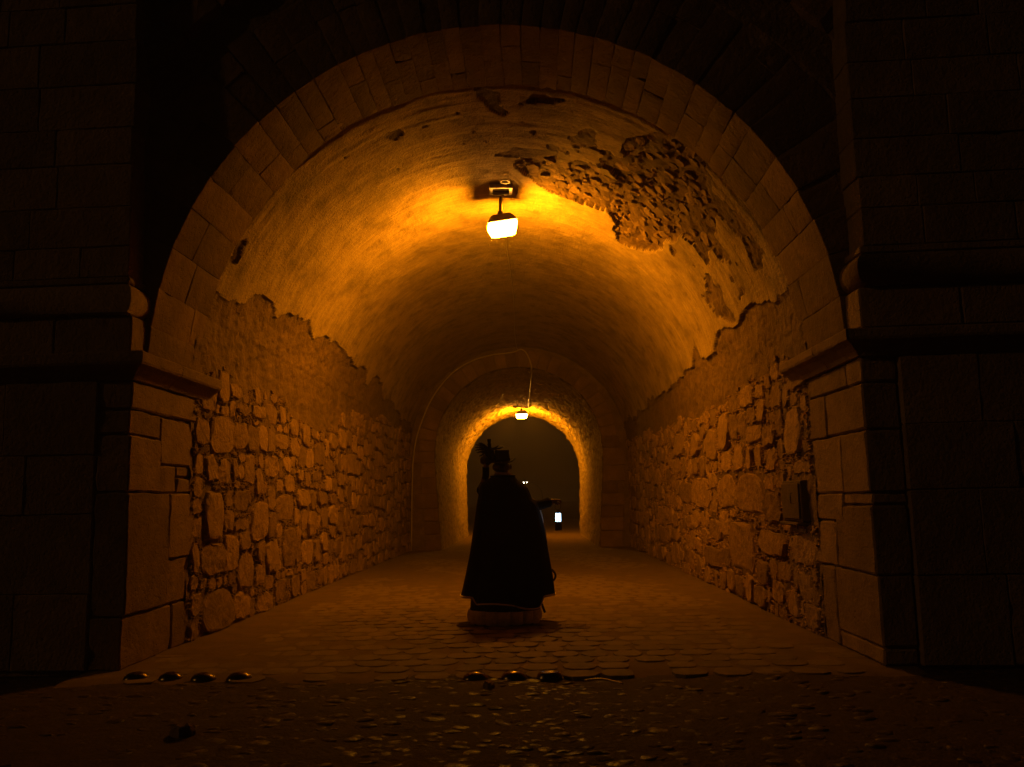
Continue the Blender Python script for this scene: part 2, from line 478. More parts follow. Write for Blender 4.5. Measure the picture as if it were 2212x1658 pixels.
scrape = [(1.3, 10.47), (14.1, 9.92), (27.6, 9.08), (43.1, 8.6), (50, 8.62), (60, 8.75), (70, 9.2), (70, 11.2), (60, 11.6), (52, 11.5), (30, 10.2), (12, 10.6)]
pL = np.array([(8.3, 3.55), (8.9, 3.62), (9.55, 3.69), (10.74, 3.73), (11.7, 3.84), (12.89, 3.91), (14.47, 3.80), (17.7, 3.76), (21.7, 3.5), (24.3, 3.4)])
pR = np.array([(8.3, 3.5), (9.34, 3.49), (10.33, 3.55), (11.61, 3.52), (12.31, 3.42), (14.3, 3.36), (17.56, 3.34), (20.6, 3.36), (24.3, 3.3)])
def s_from_z(z): return ZC+np.arcsin((z-ZC)/RAD)*RAD
def plaster_mask(S, Yy):
    th = np.degrees((S-ZC)/RAD)-90
    jx = fbm(S*1.6, Yy*1.6, 4, 3)*.16; jy = fbm(S*1.6+40, Yy*1.6, 4, 9)*.16
    lo = s_from_z(np.interp(Yy, pL[:, 0], pL[:, 1])); hi = STOT-s_from_z(np.interp(Yy, pR[:, 0], pR[:, 1]))
    m = (S+jx > lo) & (S+jx < hi)
    X, Yj = th+np.degrees(jx/RAD)*1.2, Yy+jy*1.1
    for q in (patch, hole, hole2, hole3): m &= ~inpoly(X, Yj, q)
    sn = fbm(S*2.4+9, Yy*2.4, 5, 71); m &= ~(inpoly(X, Yj, scrape) & (sn > .12))
    m &= ~(inpoly(th, Yy, [(-90, 8.4), (90, 8.4), (90, 9.4), (-90, 9.4)]) & (sn > 1.05))
    ch = fbm(S*7, Yy*7, 2, 21); fz = np.exp(-((Yy-9.8)/1.6)**2)*np.exp(-((th-15)/55)**2)
    m &= ~(ch > 1.30-.36*fz)
    ch2 = fbm(S*15, Yy*13, 2, 51); m &= ~(ch2 > 1.27-.22*fz)
    return m
Ss = np.linspace(0, STOT, 640)
Ysl = [8.42]
while Ysl[-1] < YE: Ysl.append(Ysl[-1]+.0033*Ysl[-1])
Ysl[-1] = YE+.02
Ysl = np.array(Ysl)
SS, YY = np.meshgrid(Ss, Ysl, indexing='ij')
pm = plaster_mask(SS, YY)
crackd = np.abs(YY-(8.63+.03*fbm(SS*1.5, YY*0, 3, 2)))
nm = -.006+.016*fbm(SS*3, YY*2.2, 4, 4)+.008*vnoise(SS*17, YY*14)+.004*vnoise(SS*35, YY*30)
npl = .030+.012*fbm(SS*.7, YY*.6, 2, 6)+.006*vnoise(SS*.9, YY*15)+.004*vnoise(SS*1.5, YY*31)+.006*fbm(SS*5, YY*5, 3, 88)
th_ = np.degrees((SS-ZC)/RAD)-90
scr_ = inpoly(th_, YY, scrape)
vv_ = (SS > 3.3)*(SS < STOT-3.3)
deep = inpoly(th_+4*fbm(SS*2, YY*2, 2, 5), YY+.1*fbm(SS*2, YY*2, 2, 15), patch)*1.
nm = nm+(.010+.012*scr_*(1-deep)-.020*deep+.018*deep*fbm(SS*6, YY*6, 4, 31))*vv_
nm = nm+.006*((SS < 3.0)|(SS > STOT-3.0))+.008*(SS < 4.4)*fbm(SS*11, YY*9, 2, 41)+.008*(SS > STOT-4.4)*fbm(SS*11, YY*9, 2, 41)

NN = np.where(pm, npl+.002*vv_, nm)
vz_ = sstep(3.0, 3.6, SS)*sstep(STOT-3.0, STOT-3.6, SS)
NN = NN-.034*vz_-.022*sstep(8.66, 8.58, YY+.03*fbm(SS*2.2, YY*0, 3, 2))*vz_
lining_pts = P(SS, YY, NN)
nu, nv = SS.shape
ii = (np.arange(nu-1)[:, None]*nv+np.arange(nv-1)[None])
pc = (pm[:-1, :-1].astype(int)+pm[1:, :-1]+pm[1:, 1:]+pm[:-1, 1:]) >= 3
smid = SS[:-1, :-1]
Vall = lining_pts.reshape(-1, 3); UVall = np.stack([YY.ravel(), SS.ravel()], 1)
def sub(mask, name, mat, parent):
    i = ii[mask]; F = np.stack([i, i+1, i+nv+1, i+nv], 1)
    used, inv = np.unique(F.ravel(), return_inverse=True)
    return mesh(name, Vall[used], inv.reshape(-1, 4), mat, parent, True, UVall[used])
SL = 4.35
wallL = thing('rubble_wall', 'rough rubble stone wall along the left side of the tunnel', 'wall', (-W, 8.6, 0))
wallR = thing('rubble_wall', 'rough rubble stone wall along the right side of the tunnel, with a dark box', 'wall', (W, 8.6, 0))
vault = thing('tunnel_vault', 'plastered barrel vault over the tunnel with a patch of exposed rubble', 'vault', (0, 8.6, ZC))
def child(o, t):
    o.parent = t; o.matrix_parent_inverse = Matrix.Translation(-Vector(t.location)); return o
child(sub(~pc & (smid < SL), 'mortar', M['mortar'], None), wallL)
child(sub(~pc & (smid > STOT-SL), 'mortar', M['mortar'], None), wallR)
child(sub(~pc & (smid >= SL) & (smid <= STOT-SL), 'rubble_core', M['corebase'], None), vault)
child(sub(pc, 'plaster', M['plaster'], None), vault)

# rubble stones on the side walls
LS = [(9.25, 2.1, .73, .44), (9.98, 2.46, .54, .17), (10.56, 2.48, .52, .19), (8.98, 1.73, .44, .33), (11.62, 2.18, .57, .24), (12.25, 2.16, .46, .29), (9.72, 1.77, .33, .28), (10.26, 1.77, .36, .37), (11.14, 1.83, .67, .32), (11.9, 1.89, .65, .34), (9.08, 1.25, .7, .54), (9.97, 1.39, .53, .28), (10.68, 1.15, .61, .52), (11.83, 1.3, .86, .39), (12.8, 1.43, .75, .3), (14.04, 1.43, .9, .22), (9.09, .77, .69, .37), (9.68, .82, .43, .44), (10.22, .59, .71, .49), (11.26, .68, .58, .43), (12.07, .75, .66, .58), (13.03, .63, .64, .4), (9.25, .22, .97, .46), (10.92, .12, .63, .27), (11.68, .21, .62, .29), (12.44, .19, .58, .31), (13.31, .18, .53, .3), (13.79, 2.14, .73, .39), (14.72, 2.39, .67, .31), (13.66, 1.78, .86, .18), (12.6, 1.75, .49, .2), (16.19, 2.06, .8, .42), (9.99, 1.11, .53, .15)]
RS = [(8.75, 2.45, .6, .18), (8.99, 1.97, .62, .5), (9.83, 1.98, .53, .26), (10.45, 2.06, .72, .24), (10.79, 1.36, 1.28, .53), (12.07, 1.4, 1.12, .49), (9.97, 1.12, .87, .26), (9.52, 1.48, .5, .19), (11.34, .71, 1.26, .66), (9.96, .80, 1.19, .29), (8.75, .80, .83, .33), (9.84, .28, .52, .26), (9.32, .22, .56, .32), (8.7, .17, .49, .25), (12.03, 2.21, .8, .53), (12.85, 2.09, .73, .49), (14.15, 2.17, .89, .41), (15.62, 2.27, 1.08, .45), (9.5, 2.41, .4, .3), (10.16, 2.52, .46, .18), (8.76, 1.59, .67, .13), (13.71, 1.38, 1.03, .48), (15.07, 1.39, 1., .39), (12.88, .85, .91, .34), (12.98, .44, 1.1, .34)]
topL = np.array([(8.3, 2.62), (9.2, 2.62), (9.74, 2.6), (11.5, 2.72), (12.7, 2.5), (14.2, 2.5), (16.4, 3.1), (22, 3.2), (24.3, 3.2)])
topR = np.array([(8.3, 2.56), (12, 2.58), (14, 2.6), (18.4, 2.7), (24.3, 2.9)])
def build_wall(sgn, seeds, top, parent):
    def ok(u, v):
        if sgn > 0 and 8.35 < u < 9.15 and 1.04 < v < 1.5: return False
        return v < np.interp(u, top[:, 0], top[:, 1])+.08*math.sin(u*5)
    Y0_, Y1_, H_ = 8.47, 24.18, 3.3
    q_ = .015; nx, nz = int((Y1_-Y0_)/q_), int(H_/q_); occ = np.zeros((nx, nz), bool)
    yy_ = Y0_+(np.arange(nx)+.5)*q_; zz_ = (np.arange(nz)+.5)*q_
    tp = np.interp(yy_, top[:, 0], top[:, 1])+.08+.16*fbm(yy_*1.3, yy_*0, 4, 7)
    occ |= zz_[None] > tp[:, None]
    if sgn > 0: occ[(yy_ > 8.45)[:, None] & (yy_ < 9.13)[:, None] & (zz_ > 1.02)[None] & (zz_ < 1.5)[None]] = True
    rects = []
    def put(a, b, c, d):
        occ[a:b, c:d] = True; rects.append((Y0_+a*q_, Y0_+b*q_, c*q_, d*q_))
    def grow(i, j, mw, mh):
        if occ[i, j]: return None
        a, b, c, d = i, i+1, j, j+1; act = [1, 1, 1, 1]
        while any(act):
            if act[0]:
                if a > 0 and b-a < mw and not occ[a-1, c:d].any(): a -= 1
                else: act[0] = 0
            if act[1]:
                if b < nx and b-a < mw and not occ[b, c:d].any(): b += 1
                else: act[1] = 0
            if act[2] and (b-a) % 2 == 0 or not (act[0] or act[1]):
                if act[2] and c > 0 and d-c < mh and not occ[a:b, c-1].any(): c -= 1
                else: act[2] = 0
            if act[3] and (b-a) % 2 == 0 or not (act[0] or act[1]):
                if act[3] and d < nz and d-c < mh and not occ[a:b, d].any(): d += 1
                else: act[3] = 0
        return a, b, c, d
    for (u, v, ww, hh) in seeds:
        a, b, c, d = int((u-ww/2-Y0_)/q_), int((u+ww/2-Y0_)/q_), int((v-hh/2)/q_), int((v+hh/2)/q_)
        a, c = max(a, 0), max(c, 0)
        while a < b and c < d and occ[a:b, c:d].any():
            a += 1; b -= 1; c += 1 if (b-a) % 3 == 0 else 0; d -= 1 if (b-a) % 3 == 1 else 0
        if b-a > 6 and d-c > 6: put(a, b, c, d)
    for mw, mh, minw, minh, t in ((.62, .42, .32, .24, 1100), (.55, .34, .20, .17, 4000), (.34, .20, .10, .08, 8000), (.20, .10, .05, .04, 9000)):
        for _ in range(t):
            i, j = random.randrange(nx), random.randrange(nz)
            g_ = grow(i, j, int(mw*random.uniform(.6, 1)/q_), int(mh*random.uniform(.6, 1)/q_))
            if g_ and (g_[1]-g_[0])*q_ >= minw and (g_[3]-g_[2])*q_ >= minh: put(*g_)
    st = []; edges = []
    for (a, b, c, d) in rects:
        ww, hh = b-a, d-c; r = math.sqrt(ww*hh)/2; j = .14
        pl = [(a+ww*random.uniform(0, j), c+hh*random.uniform(0, j)), ((a+b)/2, c+random.uniform(-.01, .03)*hh), (b-ww*random.uniform(0, j), c+hh*random.uniform(0, j)), (b-random.uniform(0, .03)*ww, (c+d)/2),
              (b-ww*random.uniform(0, j*1.4), d-hh*random.uniform(0, j)), ((a+b)/2, d-random.uniform(-.01, .05)*hh), (a+ww*random.uniform(0, j*1.4), d-hh*random.uniform(0, j)), (a+random.uniform(0, .03)*ww, (c+d)/2)]
        for i in range(8): edges.append((pl[i], pl[(i+1) % 8]))
        c2 = shrink(pl, .004+.012*r)
        if not c2: continue
        st.append(((a+b)/2, (c+d)/2, r, c2, area_c(c2)[0]))
    st.sort(key=lambda t: -t[4]*4/t[0]**2.2)
    bag = Bag()
    def mapw(V, so=0):
        V = np.array(V); s = V[:, 1] if sgn < 0 else STOT-V[:, 1]
        return P(s, V[:, 0], V[:, 2]).tolist()
    for k, (u, v, r, c, a) in enumerate(st):
        N = 14 if r > .14 else 10 if r > .07 else 8
        rg = resample(c, N, .007*min(1, r/.15)+.0025, .10)
        h = min(.012+.11*r*random.uniform(.3, 1.7), .046)
        V, F = slab_geo(rg, h, .05, .965, .86, .09, .002, .004, .35)
        V = mapw(V)
        if sgn > 0: F = [f[::-1] for f in F]
        F = [f[::-1] for f in F]
        if k < 300: child(mesh('stone', V, F, M['rubble']), parent)
        else: bag.add(V, F)
    child(bag.build('small_stones', M['rubble'], None, kind='stuff'), parent)
    # chips packed into the joints
    bag = Bag()
    for k in range(9500):
        e = random.choice(edges); t = random.random()
        u = e[0][0]+t*(e[1][0]-e[0][0])+random.gauss(0, .012); v = e[0][1]+t*(e[1][1]-e[0][1])+random.gauss(0, .012)
        if u > 16 and random.random() < .6: continue
        if not ok(u, v) or v < .02: continue
        a, b = random.uniform(.015, .05), random.uniform(.006, .017); an = random.gauss(0, .35)
        pl = []
        for q in range(6):
            an2 = q*math.pi/3+random.uniform(-.3, .3); x_, y_ = a*math.cos(an2), b*math.sin(an2)
            pl.append((u+x_*math.cos(an)-y_*math.sin(an), v+x_*math.sin(an)+y_*math.cos(an)))
        h = random.uniform(.006, .034); ti = random.uniform(-.3, .3)
        V = [(p[0], p[1], -.03) for p in pl]+[(u+(p[0]-u)*.75, v+(p[1]-v)*.75, h+ti*(p[0]-u)+random.uniform(-.004, .004)) for p in pl]
        F = [(i, (i+1) % 6, 6+(i+1) % 6, 6+i) for i in range(6)]+[tuple(range(6, 12))]
        V = mapw(V)
        if sgn < 0: F = [f[::-1] for f in F]
        bag.add(V, F)
    child(bag.build('joint_chips', M['rubble'], None, kind='stuff'), parent)
build_wall(-1, LS, topL, wallL)
build_wall(1, RS, topR, wallR)

# exposed stones in the vault patch
st = []
cnt = 0; tries = 0; placed = []
while cnt < 190 and tries < 9000:
    tries += 1
    Yq = random.uniform(8.7, 12.5); tq = random.uniform(4, 68)
    s = float(s_of(tq))
    if bool(plaster_mask(np.array([s]), np.array([Yq]))[0]): continue
    if not (inpoly(np.array([tq]), np.array([Yq]), patch)[0] or inpoly(np.array([tq]), np.array([Yq]), hole)[0]): continue
    r = random.choice([.03, .04, .05, .06])
    if tries < 700: r = random.choice([.08, .1, .12])
    if any((s-a)**2+(Yq-b)**2 < ((r+c)*.80)**2 for a, b, c in placed): continue
    placed.append((s, Yq, r)); cnt += 1
    n = random.randint(5, 7); ph = random.random()*6
    poly = [(Yq+r*random.uniform(.7, 1.15)*math.cos(ph+i*2*math.pi/n)*1.1, s+r*random.uniform(.6, 1.1)*math.sin(ph+i*2*math.pi/n)) for i in range(n)]
    rg = resample(poly, 8, .004, .12)
    nb = -.052 if inpoly(np.array([tq]), np.array([Yq]), patch)[0] else -.045
    V, F = slab_geo(rg, min(.022, .002+r*random.uniform(.0, .32)), .04, .93, .80, .20, .002, .004, .4)
    V = np.array(V); V = P(V[:, 1], V[:, 0], V[:, 2]+nb).tolist()
    child(mesh('stone', V, [f[::-1] for f in F], M['core']), vault)

# ================================================================== front gateway: arch ring, spandrels, piers, pilasters
gate = thing('gateway_arch', 'wide cut stone arch ring framing the near mouth of the tunnel', 'arch', (0, 7.4, 2.64))
def ringmap(a, r, y):   # a angle from left springing (rad), y is offset from the face plane
    x = -math.cos(a)*r; z = ZC+math.sin(a)*r
    return (x, y, z)
def yface(x): return y0(x)+RECESS
A = []
a = .013
while a < math.pi-.02:
    mid = abs(a-math.pi/2)
    da = (.056 if mid < .5 else .075 if mid < .85 else .115)*random.uniform(.85, 1.18)
    if a+da > math.pi-.05: da = math.pi-.013-a
    A.append((a, a+da)); a += da
for k, (a0, a1) in enumerate(A):
    g_ = .0006
    # depth splits
    d0 = random.choice([.45, .66, .85]) if k % 2 else random.choice([.38, 1.0, 1.15, 2.0])
    cuts = [0]
    xa = -math.cos((a0+a1)/2)*RAD; tot = y1(xa)-yface(xa)+random.uniform(-.05, .02)
    if d0 < tot-.25: cuts.append(d0)
    while tot-cuts[-1] > 1.1 and d0 < 1.5: cuts.append(cuts[-1]+random.uniform(.5, .8))
    if tot-cuts[-1] < .25 and len(cuts) > 2: cuts.pop()
    cuts.append(tot)
    rsplit = 3.78+random.uniform(-.03, .03)
    rr = [RAD, rsplit] if random.random() < .5 else [RAD, RAD+random.uniform(.28, .52), rsplit]
    for j in range(len(cuts)-1):
        c0, c1 = cuts[j], cuts[j+1]
        rads = rr if j == 0 else [RAD, RAD+.3]
        for q in range(len(rads)-1):
            pr = random.uniform(-.004, .004)
            mp = lambda a_, r_, y_: ringmap(a_, r_, yface(-math.cos(a_)*RAD)+y_)
            bevel_box(((a0+g_, a1-g_), (rads[q]+(pr if q == 0 else .004), rads[q+1]-.004), (c0+(.004 if j else random.uniform(-.012, .012)), c1-.001)), .0045,
                      lambda a_, r_, y_: ringmap(a_, r_, yface(-math.cos(a_)*RAD)+y_), .002, 'voussoir', M['ring'], None, wob=.0045)
            child(bpy.context.scene.collection.objects[-1], gate)
# core behind joints
def core_fn(U, V):   # U angle, V y offset
    x = -np.cos(U)*(RAD+.035); z = ZC+np.sin(U)*(RAD+.035)
    return np.stack([x, (7.115-.054*x)+RECESS+.03+V*(1.21), z], -1)
child(grid(np.linspace(0, math.pi, 80), np.linspace(0, 1, 6), core_fn, 'joint_mortar', M['core']), gate)
def face_fn(U, V):
    x = -np.cos(U)*(RAD+.035+V*.8); z = ZC+np.sin(U)*(RAD+.035+V*.8)
    return np.stack([x, (7.115-.054*x)+RECESS+.03+0*x, z], -1)
child(grid(np.linspace(0, math.pi, 80), np.linspace(0, 1, 3), face_fn, 'face_mortar', M['core']), gate)
spf = thing('spandrel_wall', 'plain stone wall with a raised hood moulding above the arch ring', 'wall', (0, 7.5, 6.4))
def sp_fn(U, V):
    rr = 3.79+V*3.6; x = -np.cos(U)*rr; z = ZC+np.sin(U)*rr
    y = (7.115-.054*x)+RECESS+.008+.008*fbm(x*2, z*2, 3)
    return np.stack([x, y, z], -1)
child(grid(np.linspace(.0, math.pi, 160), np.linspace(0, 1, 50), sp_fn, 'wall_face', M['mortar']), spf)
n = 30
for k in range(n):
    a0, a1 = math.pi*k/n, math.pi*(k+1)/n
    o = bevel_box(((a0+.002, a1-.002), (4.1, 4.42), (-.09, .12)), .03, lambda a_, r_, y_: ringmap(a_, r_, yface(-math.cos(a_)*RAD)+y_), .002, 'hood_stone', M['ring'])
    child(o, spf)

LP = [(7.28, 8.72, 2.17, 2.41), (7.28, 7.90, 1.95, 2.16), (7.92, 8.72, 1.72, 2.15), (7.28, 7.92, 1.46, 1.94), (7.94, 8.27, 1.46, 1.71), (8.29, 8.72, 1.61, 1.71), (8.29, 8.72, 1.46, 1.60), (8.14, 8.72, .85, 1.45), (7.28, 8.12, .43, 1.45), (8.14, 8.70, .43, .84), (7.28, 8.27, .0, .42), (8.29, 8.70, .0, .42)]
RP = [(6.95, 7.31, 2.21, 2.41), (7.33, 8.42, 2.22, 2.41), (6.95, 7.82, 1.83, 2.20), (7.84, 8.42, 1.83, 2.21), (6.95, 7.52, 1.33, 1.82), (7.54, 8.40, 1.33, 1.82), (7.60, 8.40, 1.09, 1.32), (6.95, 7.78, .69, 1.22), (6.95, 7.58, 1.235, 1.32), (7.80, 8.40, .69, 1.08), (7.92, 8.42, .0, .68), (6.95, 7.90, .14, .68), (6.95, 7.90, .0, .13)]
def pier(sgn, blocks, label):
    t = thing('arch_pier', label, 'pier', (sgn*3.6, 7.6, 0))
    X = lambda n: sgn*(W-n)
    for (a, b, c, d) in blocks:
        pr = random.uniform(-.012, .012)
        o = bevel_box(((-.28, pr), (a+.002, b-.003), (c+.001, d-.002)), .012, lambda n_, y_, z_: (X(n_), y_, z_), .004, 'block', M['ashlar'], wob=.009); child(o, t)
    # core
    ya, yb_ = (7.33, 8.74) if sgn < 0 else (7.0, 8.44)
    o = bevel_box(((-1.2, -.045), (ya, yb_), (-.05, 2.42)), .01, lambda n_, y_, z_: (X(n_), y_, z_), 0, 'joint_mortar', M['core']); child(o, t)
    # front face blocks
    zs = [0, .62, 1.28, 1.78, 2.41] if sgn < 0 else [0, .68, 1.34, 1.86, 2.41]
    for i in range(4):
        x = 3.33; first = True
        while x < 5.9:
            x2 = x+random.uniform(.5, 1.1)
            o = bevel_box(((x+.001, x2-.001), (-.02+random.uniform(-.012, .008), .5), (zs[i]+.001, zs[i+1]-.001)), .008, lambda a_, y_, z_: (sgn*a_, y0(sgn*a_)+y_, z_), .002, 'block', M['ashlar'], wob=.006); child(o, t)
            x = x2
    # impost: moulded courses along the reveal and round the front
    zt = 2.64 if sgn < 0 else 2.62
    prof_ = [(-.2, 2.415), (.03, 2.415), (.05, 2.45), (.10, 2.50), (.15, 2.53), (.16, 2.55), (.16, zt-.012), (.148, zt), (-.2, zt)]
    cuts = [(ya-.05-.0, 7.95), (7.96, 8.98 if sgn < 0 else 8.66)] if sgn < 0 else [(ya-.05, 7.62), (7.63, 8.66)]
    for (a, b) in cuts:
        V = []; F = []; n = len(prof_)
        nseg = 6
        for q in range(nseg+1):
            yy = a+(b-a)*q/nseg
            for (p, z) in prof_:
                wob = random.uniform(-.004, .004)
                y_ = yy
                if a == cuts[0][0] and q == 0: y_ = y0(sgn*W)-max(p, 0)
                V.append((X(p+wob), y_, z+wob*.5))
        for q in range(nseg):
            for i in range(n):
                j = (i+1) % n; F.append((q*n+i, q*n+j, (q+1)*n+j, (q+1)*n+i))
        F.append(tuple(range(n))); F.append(tuple(range(nseg*n, nseg*n+n))[::-1])
        o = mesh('impost_moulding', V, F, M['ashlar']); child(o, t)
    V = []; F = []; n = len(prof_)
    for q, xx in enumerate([None, 3.5, 4.2, 5.0, 6.0]):
        for (p, z) in prof_:
            xq = (W-max(p, 0)) if xx is None else xx
            V.append((sgn*xq, y0(sgn*xq)-max(p, 0)+(.2 if p < 0 else 0), z))
    for q in range(4):
        for i in range(n):
            j = (i+1) % n; F.append((q*n+i, q*n+j, (q+1)*n+j, (q+1)*n+i))
    o = mesh('impost_moulding', V, F, M['ashlar']); child(o, t)
    return t
pier(-1, LP, 'left arch pier of large cut blocks with a moulded impost')
pier(1, RP, 'right arch pier of large cut blocks with a moulded impost')

def pilaster(sgn, label):
    t = thing('pilaster', label, 'pilaster', (sgn*3.6, 7.2, 2.64))
    z = 2.645; xe = 3.12
    # plinth block, then torus and fillet, then shaft courses
    def blk(x0_, x1_, ya, z0_, z1_, bev=.012, nm='block'):
        o = bevel_box(((x0_, x1_), (ya, RECESS+.25), (z0_, z1_)), bev, lambda a_, y_, z_: (sgn*a_, y0(sgn*a_)+y_, z_), .002, nm, M['ashlar'], wob=.006); child(o, t)
    x = 3.06
    while x < 5.6:
        x2 = x+random.uniform(.7, 1.1); blk(x+.004, x2-.004, 0, 2.65, 2.985); x = x2
    # torus: round moulding wrapping the corner
    V = []; F = []; n = 9
    path = [(3.13, RECESS+.02), (3.13, 0.0), (3.13, 0.0), (4.2, 0.0), (5.6, 0.0)]
    nor = [(-1, 0), (-1, -1), (-1, -1), (0, -1), (0, -1)]
    for (px_, py_), (nx_, ny_) in zip(path, nor):
        for i in range(n):
            an = -math.pi/2+math.pi*i/(n-1); e = .10*math.cos(an); zz = 3.125+.135*math.sin(an)
            V.append((sgn*(px_+nx_*e), y0(sgn*px_)+py_+ny_*e, zz))
    for q in range(4):
        for i in range(n-1): F.append((q*n+i, q*n+i+1, (q+1)*n+i+1, (q+1)*n+i))
    o = mesh('torus_moulding', V, F, M['ashlar'], None, True); child(o, t)
    blk(3.09, 5.6, -.02, 3.265, 3.325, .008, 'fillet')
    z = 3.33; i = 0
    while z < 7.6:
        h = random.uniform(.26, .42); x = xe+random.uniform(-.012, .012)
        while x < 5.6:
            x2 = x+random.uniform(.4, .95); blk(x+.001, x2-.001, random.uniform(-.004, .008), z+.001, z+h-.001, .008); x = x2
        z += h; i += 1
    o = bevel_box(((3.17, 6.2), (.03, .9), (2.5, 7.7)), .01, lambda a_, y_, z_: (sgn*a_, y0(sgn*a_)+y_, z_), 0, 'joint_mortar', M['core']); child(o, t)
    return t
pilaster(-1, 'left pilaster of weathered blocks standing on the left pier')
pilaster(1, 'right pilaster of dark blocks standing on the right pier')

# tunnel shell: outside masonry so that no light leaks in
shell = thing('rampart_mass', 'solid earth and masonry body of the rampart around the tunnel', 'rampart', (0, 16, 0))
Vv = []; Fv = []
for Yq in (8.5, YE+.3):
    for i in range(25):
        s = STOT*i/24; x, z = prof(np.array([s]), np.array([-.22])); Vv.append((float(x[0]), Yq, max(float(z[0]), -.05)))
for i in range(24): Fv.append((i, i+1, 26+i, 25+i))
child(mesh('masonry_shell', Vv, Fv, M['core']), shell)
def bx(x0, x1, ya, yb_, z0, z1, nm='masonry_mass', m='core'):
    V = [(x, y, z) for x in (x0, x1) for y in (ya, yb_) for z in (z0, z1)]
    F = [(0, 1, 3, 2), (4, 6, 7, 5), (0, 4, 5, 1), (2, 3, 7, 6), (0, 2, 6, 4), (1, 5, 7, 3)]
    return mesh(nm, V, F, M[m])
child(bx(-9, -3.33, 7.95, YF, -.05, 9), shell); child(bx(3.33, 9, 7.6, YF, -.05, 9), shell)
child(bx(-3.33, 3.33, 8.75, YF, 6.0, 9), shell)

# ================================================================== end wall with the second arch
endw = thing('inner_arch_wall', 'stone cross wall with a smaller arch at the back of the tunnel', 'arch', (0, YE, 0))
R2, Z2 = 2.34, 2.72
def inner_prof(t, r=R2, zc=Z2, base=2.18):
    """0..1 around the opening, left floor to right floor"""
    L1 = zc; La = math.pi*r; T = 2*L1+La; s = t*T
    if s < L1: k = s/L1; return (-(base+(r-base)*min(1, k*1.2)), s)
    if s > L1+La: k = (T-s)/L1; return ((base+(r-base)*min(1, k*1.2)), T-s)
    th = (s-L1)/r; return (-math.cos(th)*r, zc+math.sin(th)*r)
V = []; F = []; n = 72
for i in range(n+1):
    t = i/n; xi, zi = inner_prof(t)
    for k in range(5):
        ro_ = (0, .35, .7, 1, 1.3)[k]
        s = STOT*t; xo, zo = prof(np.array([s]), np.array([-.12])); x = xi+(float(xo[0])-xi)*ro_; z = zi+(float(zo[0])-zi)*ro_
        V.append((x, YE+.012*float(vnoise(x*4, z*4)), max(z, -.04)))
for i in range(n):
    for k in range(4): F.append((i*5+k, i*5+k+1, (i+1)*5+k+1, (i+1)*5+k))
child(mesh('wall_face', V, F, M['mortar'], None, True), endw)
na = 26
for k in range(na):
    a0, a1 = math.pi*k/na+.004, math.pi*(k+1)/na-.004
    o = bevel_box(((a0, a1), (R2, R2+.46+random.uniform(-.03, .03)), (-.045+random.uniform(-.008, .008), .42)), .012, lambda a_, r_, y_: (-math.cos(a_)*r_, YE+y_, Z2+math.sin(a_)*r_), .003, 'voussoir', M['ring']); child(o, endw)
for sgn in (-1, 1):
    z = 0.
    while z < Z2-.05:
        h = min(random.uniform(.28, .46), Z2-z)
        if Z2-z-h < .15: h = Z2-z
        m_ = z+h/2; xb = 2.18+(R2-2.18)*min(1, m_/Z2*1.2)
        o = bevel_box(((xb, xb+random.choice([.42, .62])), (-.045+random.uniform(-.01, .01), .5), (z+.004, z+h-.004)), .014, lambda a_, y_, z_: (sgn*a_, YE+y_, z_), .004, 'block', M['ring']); child(o, endw)
        z += h
# second tunnel
tun2 = thing('inner_tunnel', 'narrower rough stone tunnel behind the cross wall, lit at its far end', 'tunnel', (0, 29, 0))
V = []; F = []; n = 300; Yq = list(np.arange(YE+.02, YF+.01, .05)); ny = len(Yq)
ts = np.linspace(0, 1, n+1); XZ = {}
for Yv in Yq:
    k = (Yv-YE)/(YF-YE); r_ = R2+(2.19-R2)*k; zc_ = Z2+(2.40-Z2)*k; bs = 2.18+(2.14-2.18)*k
    pp = np.array([inner_prof(t, r_, zc_, bs) for t in ts[::6]]); xs = np.interp(ts, ts[::6], pp[:, 0]); zs = np.interp(ts, ts[::6], pp[:, 1])
    XZ[Yv] = (xs, zs)
allx = np.array([XZ[q][0] for q in Yq]); allz = np.array([XZ[q][1] for q in Yq]); TT = np.tile(ts*12, (ny, 1)); YQ = np.tile(np.array(Yq)[:, None], (1, n+1))
# rubble-like relief: cell noise
def cell(x, y, sd=0):
    xi, yi = np.floor(x).astype(int), np.floor(y).astype(int); f1 = np.full(x.shape, 9.); f2 = np.full(x.shape, 9.); idv = np.zeros(x.shape)
    for dx in (-1, 0, 1):
        for dy in (-1, 0, 1):
            a = xi+dx; b = yi+dy; px_ = a+_val[_perm[(_perm[a & 255]+b+sd) & 255]]; py_ = b+_val[_perm[(_perm[b & 255]+a*3+7+sd) & 255]]
            d = np.hypot(px_-x, py_-y); v_ = _val[_perm[(a*7+b*13+sd) & 255]]
            idv = np.where(d < f1, v_, idv); f2 = np.where(d < f1, f1, np.minimum(f2, d)); f1 = np.minimum(f1, d)
    return f1, f2, idv
f1, f2, idv = cell(TT*4.0, YQ*2.8)
rel = .018*sstep(.03, .30, f2-f1)*(.5+idv)+.022*fbm(TT*9, YQ*7, 3, 4)
sc_in = 1-rel/2.3
X2 = allx*sc_in; Z3 = np.where(allz > 1.2, 1.2+(allz-1.2)*sc_in, allz)
V = np.stack([X2, YQ, Z3], -1).reshape(-1, 3); m_ = n+1
i = (np.arange(ny-1)[:, None]*m_+np.arange(n)[None]).ravel(); F = np.stack([i, i+1, i+m_+1, i+m_], 1)
child(mesh('rough_lining', V, F, M['lining'], None, True), tun2)
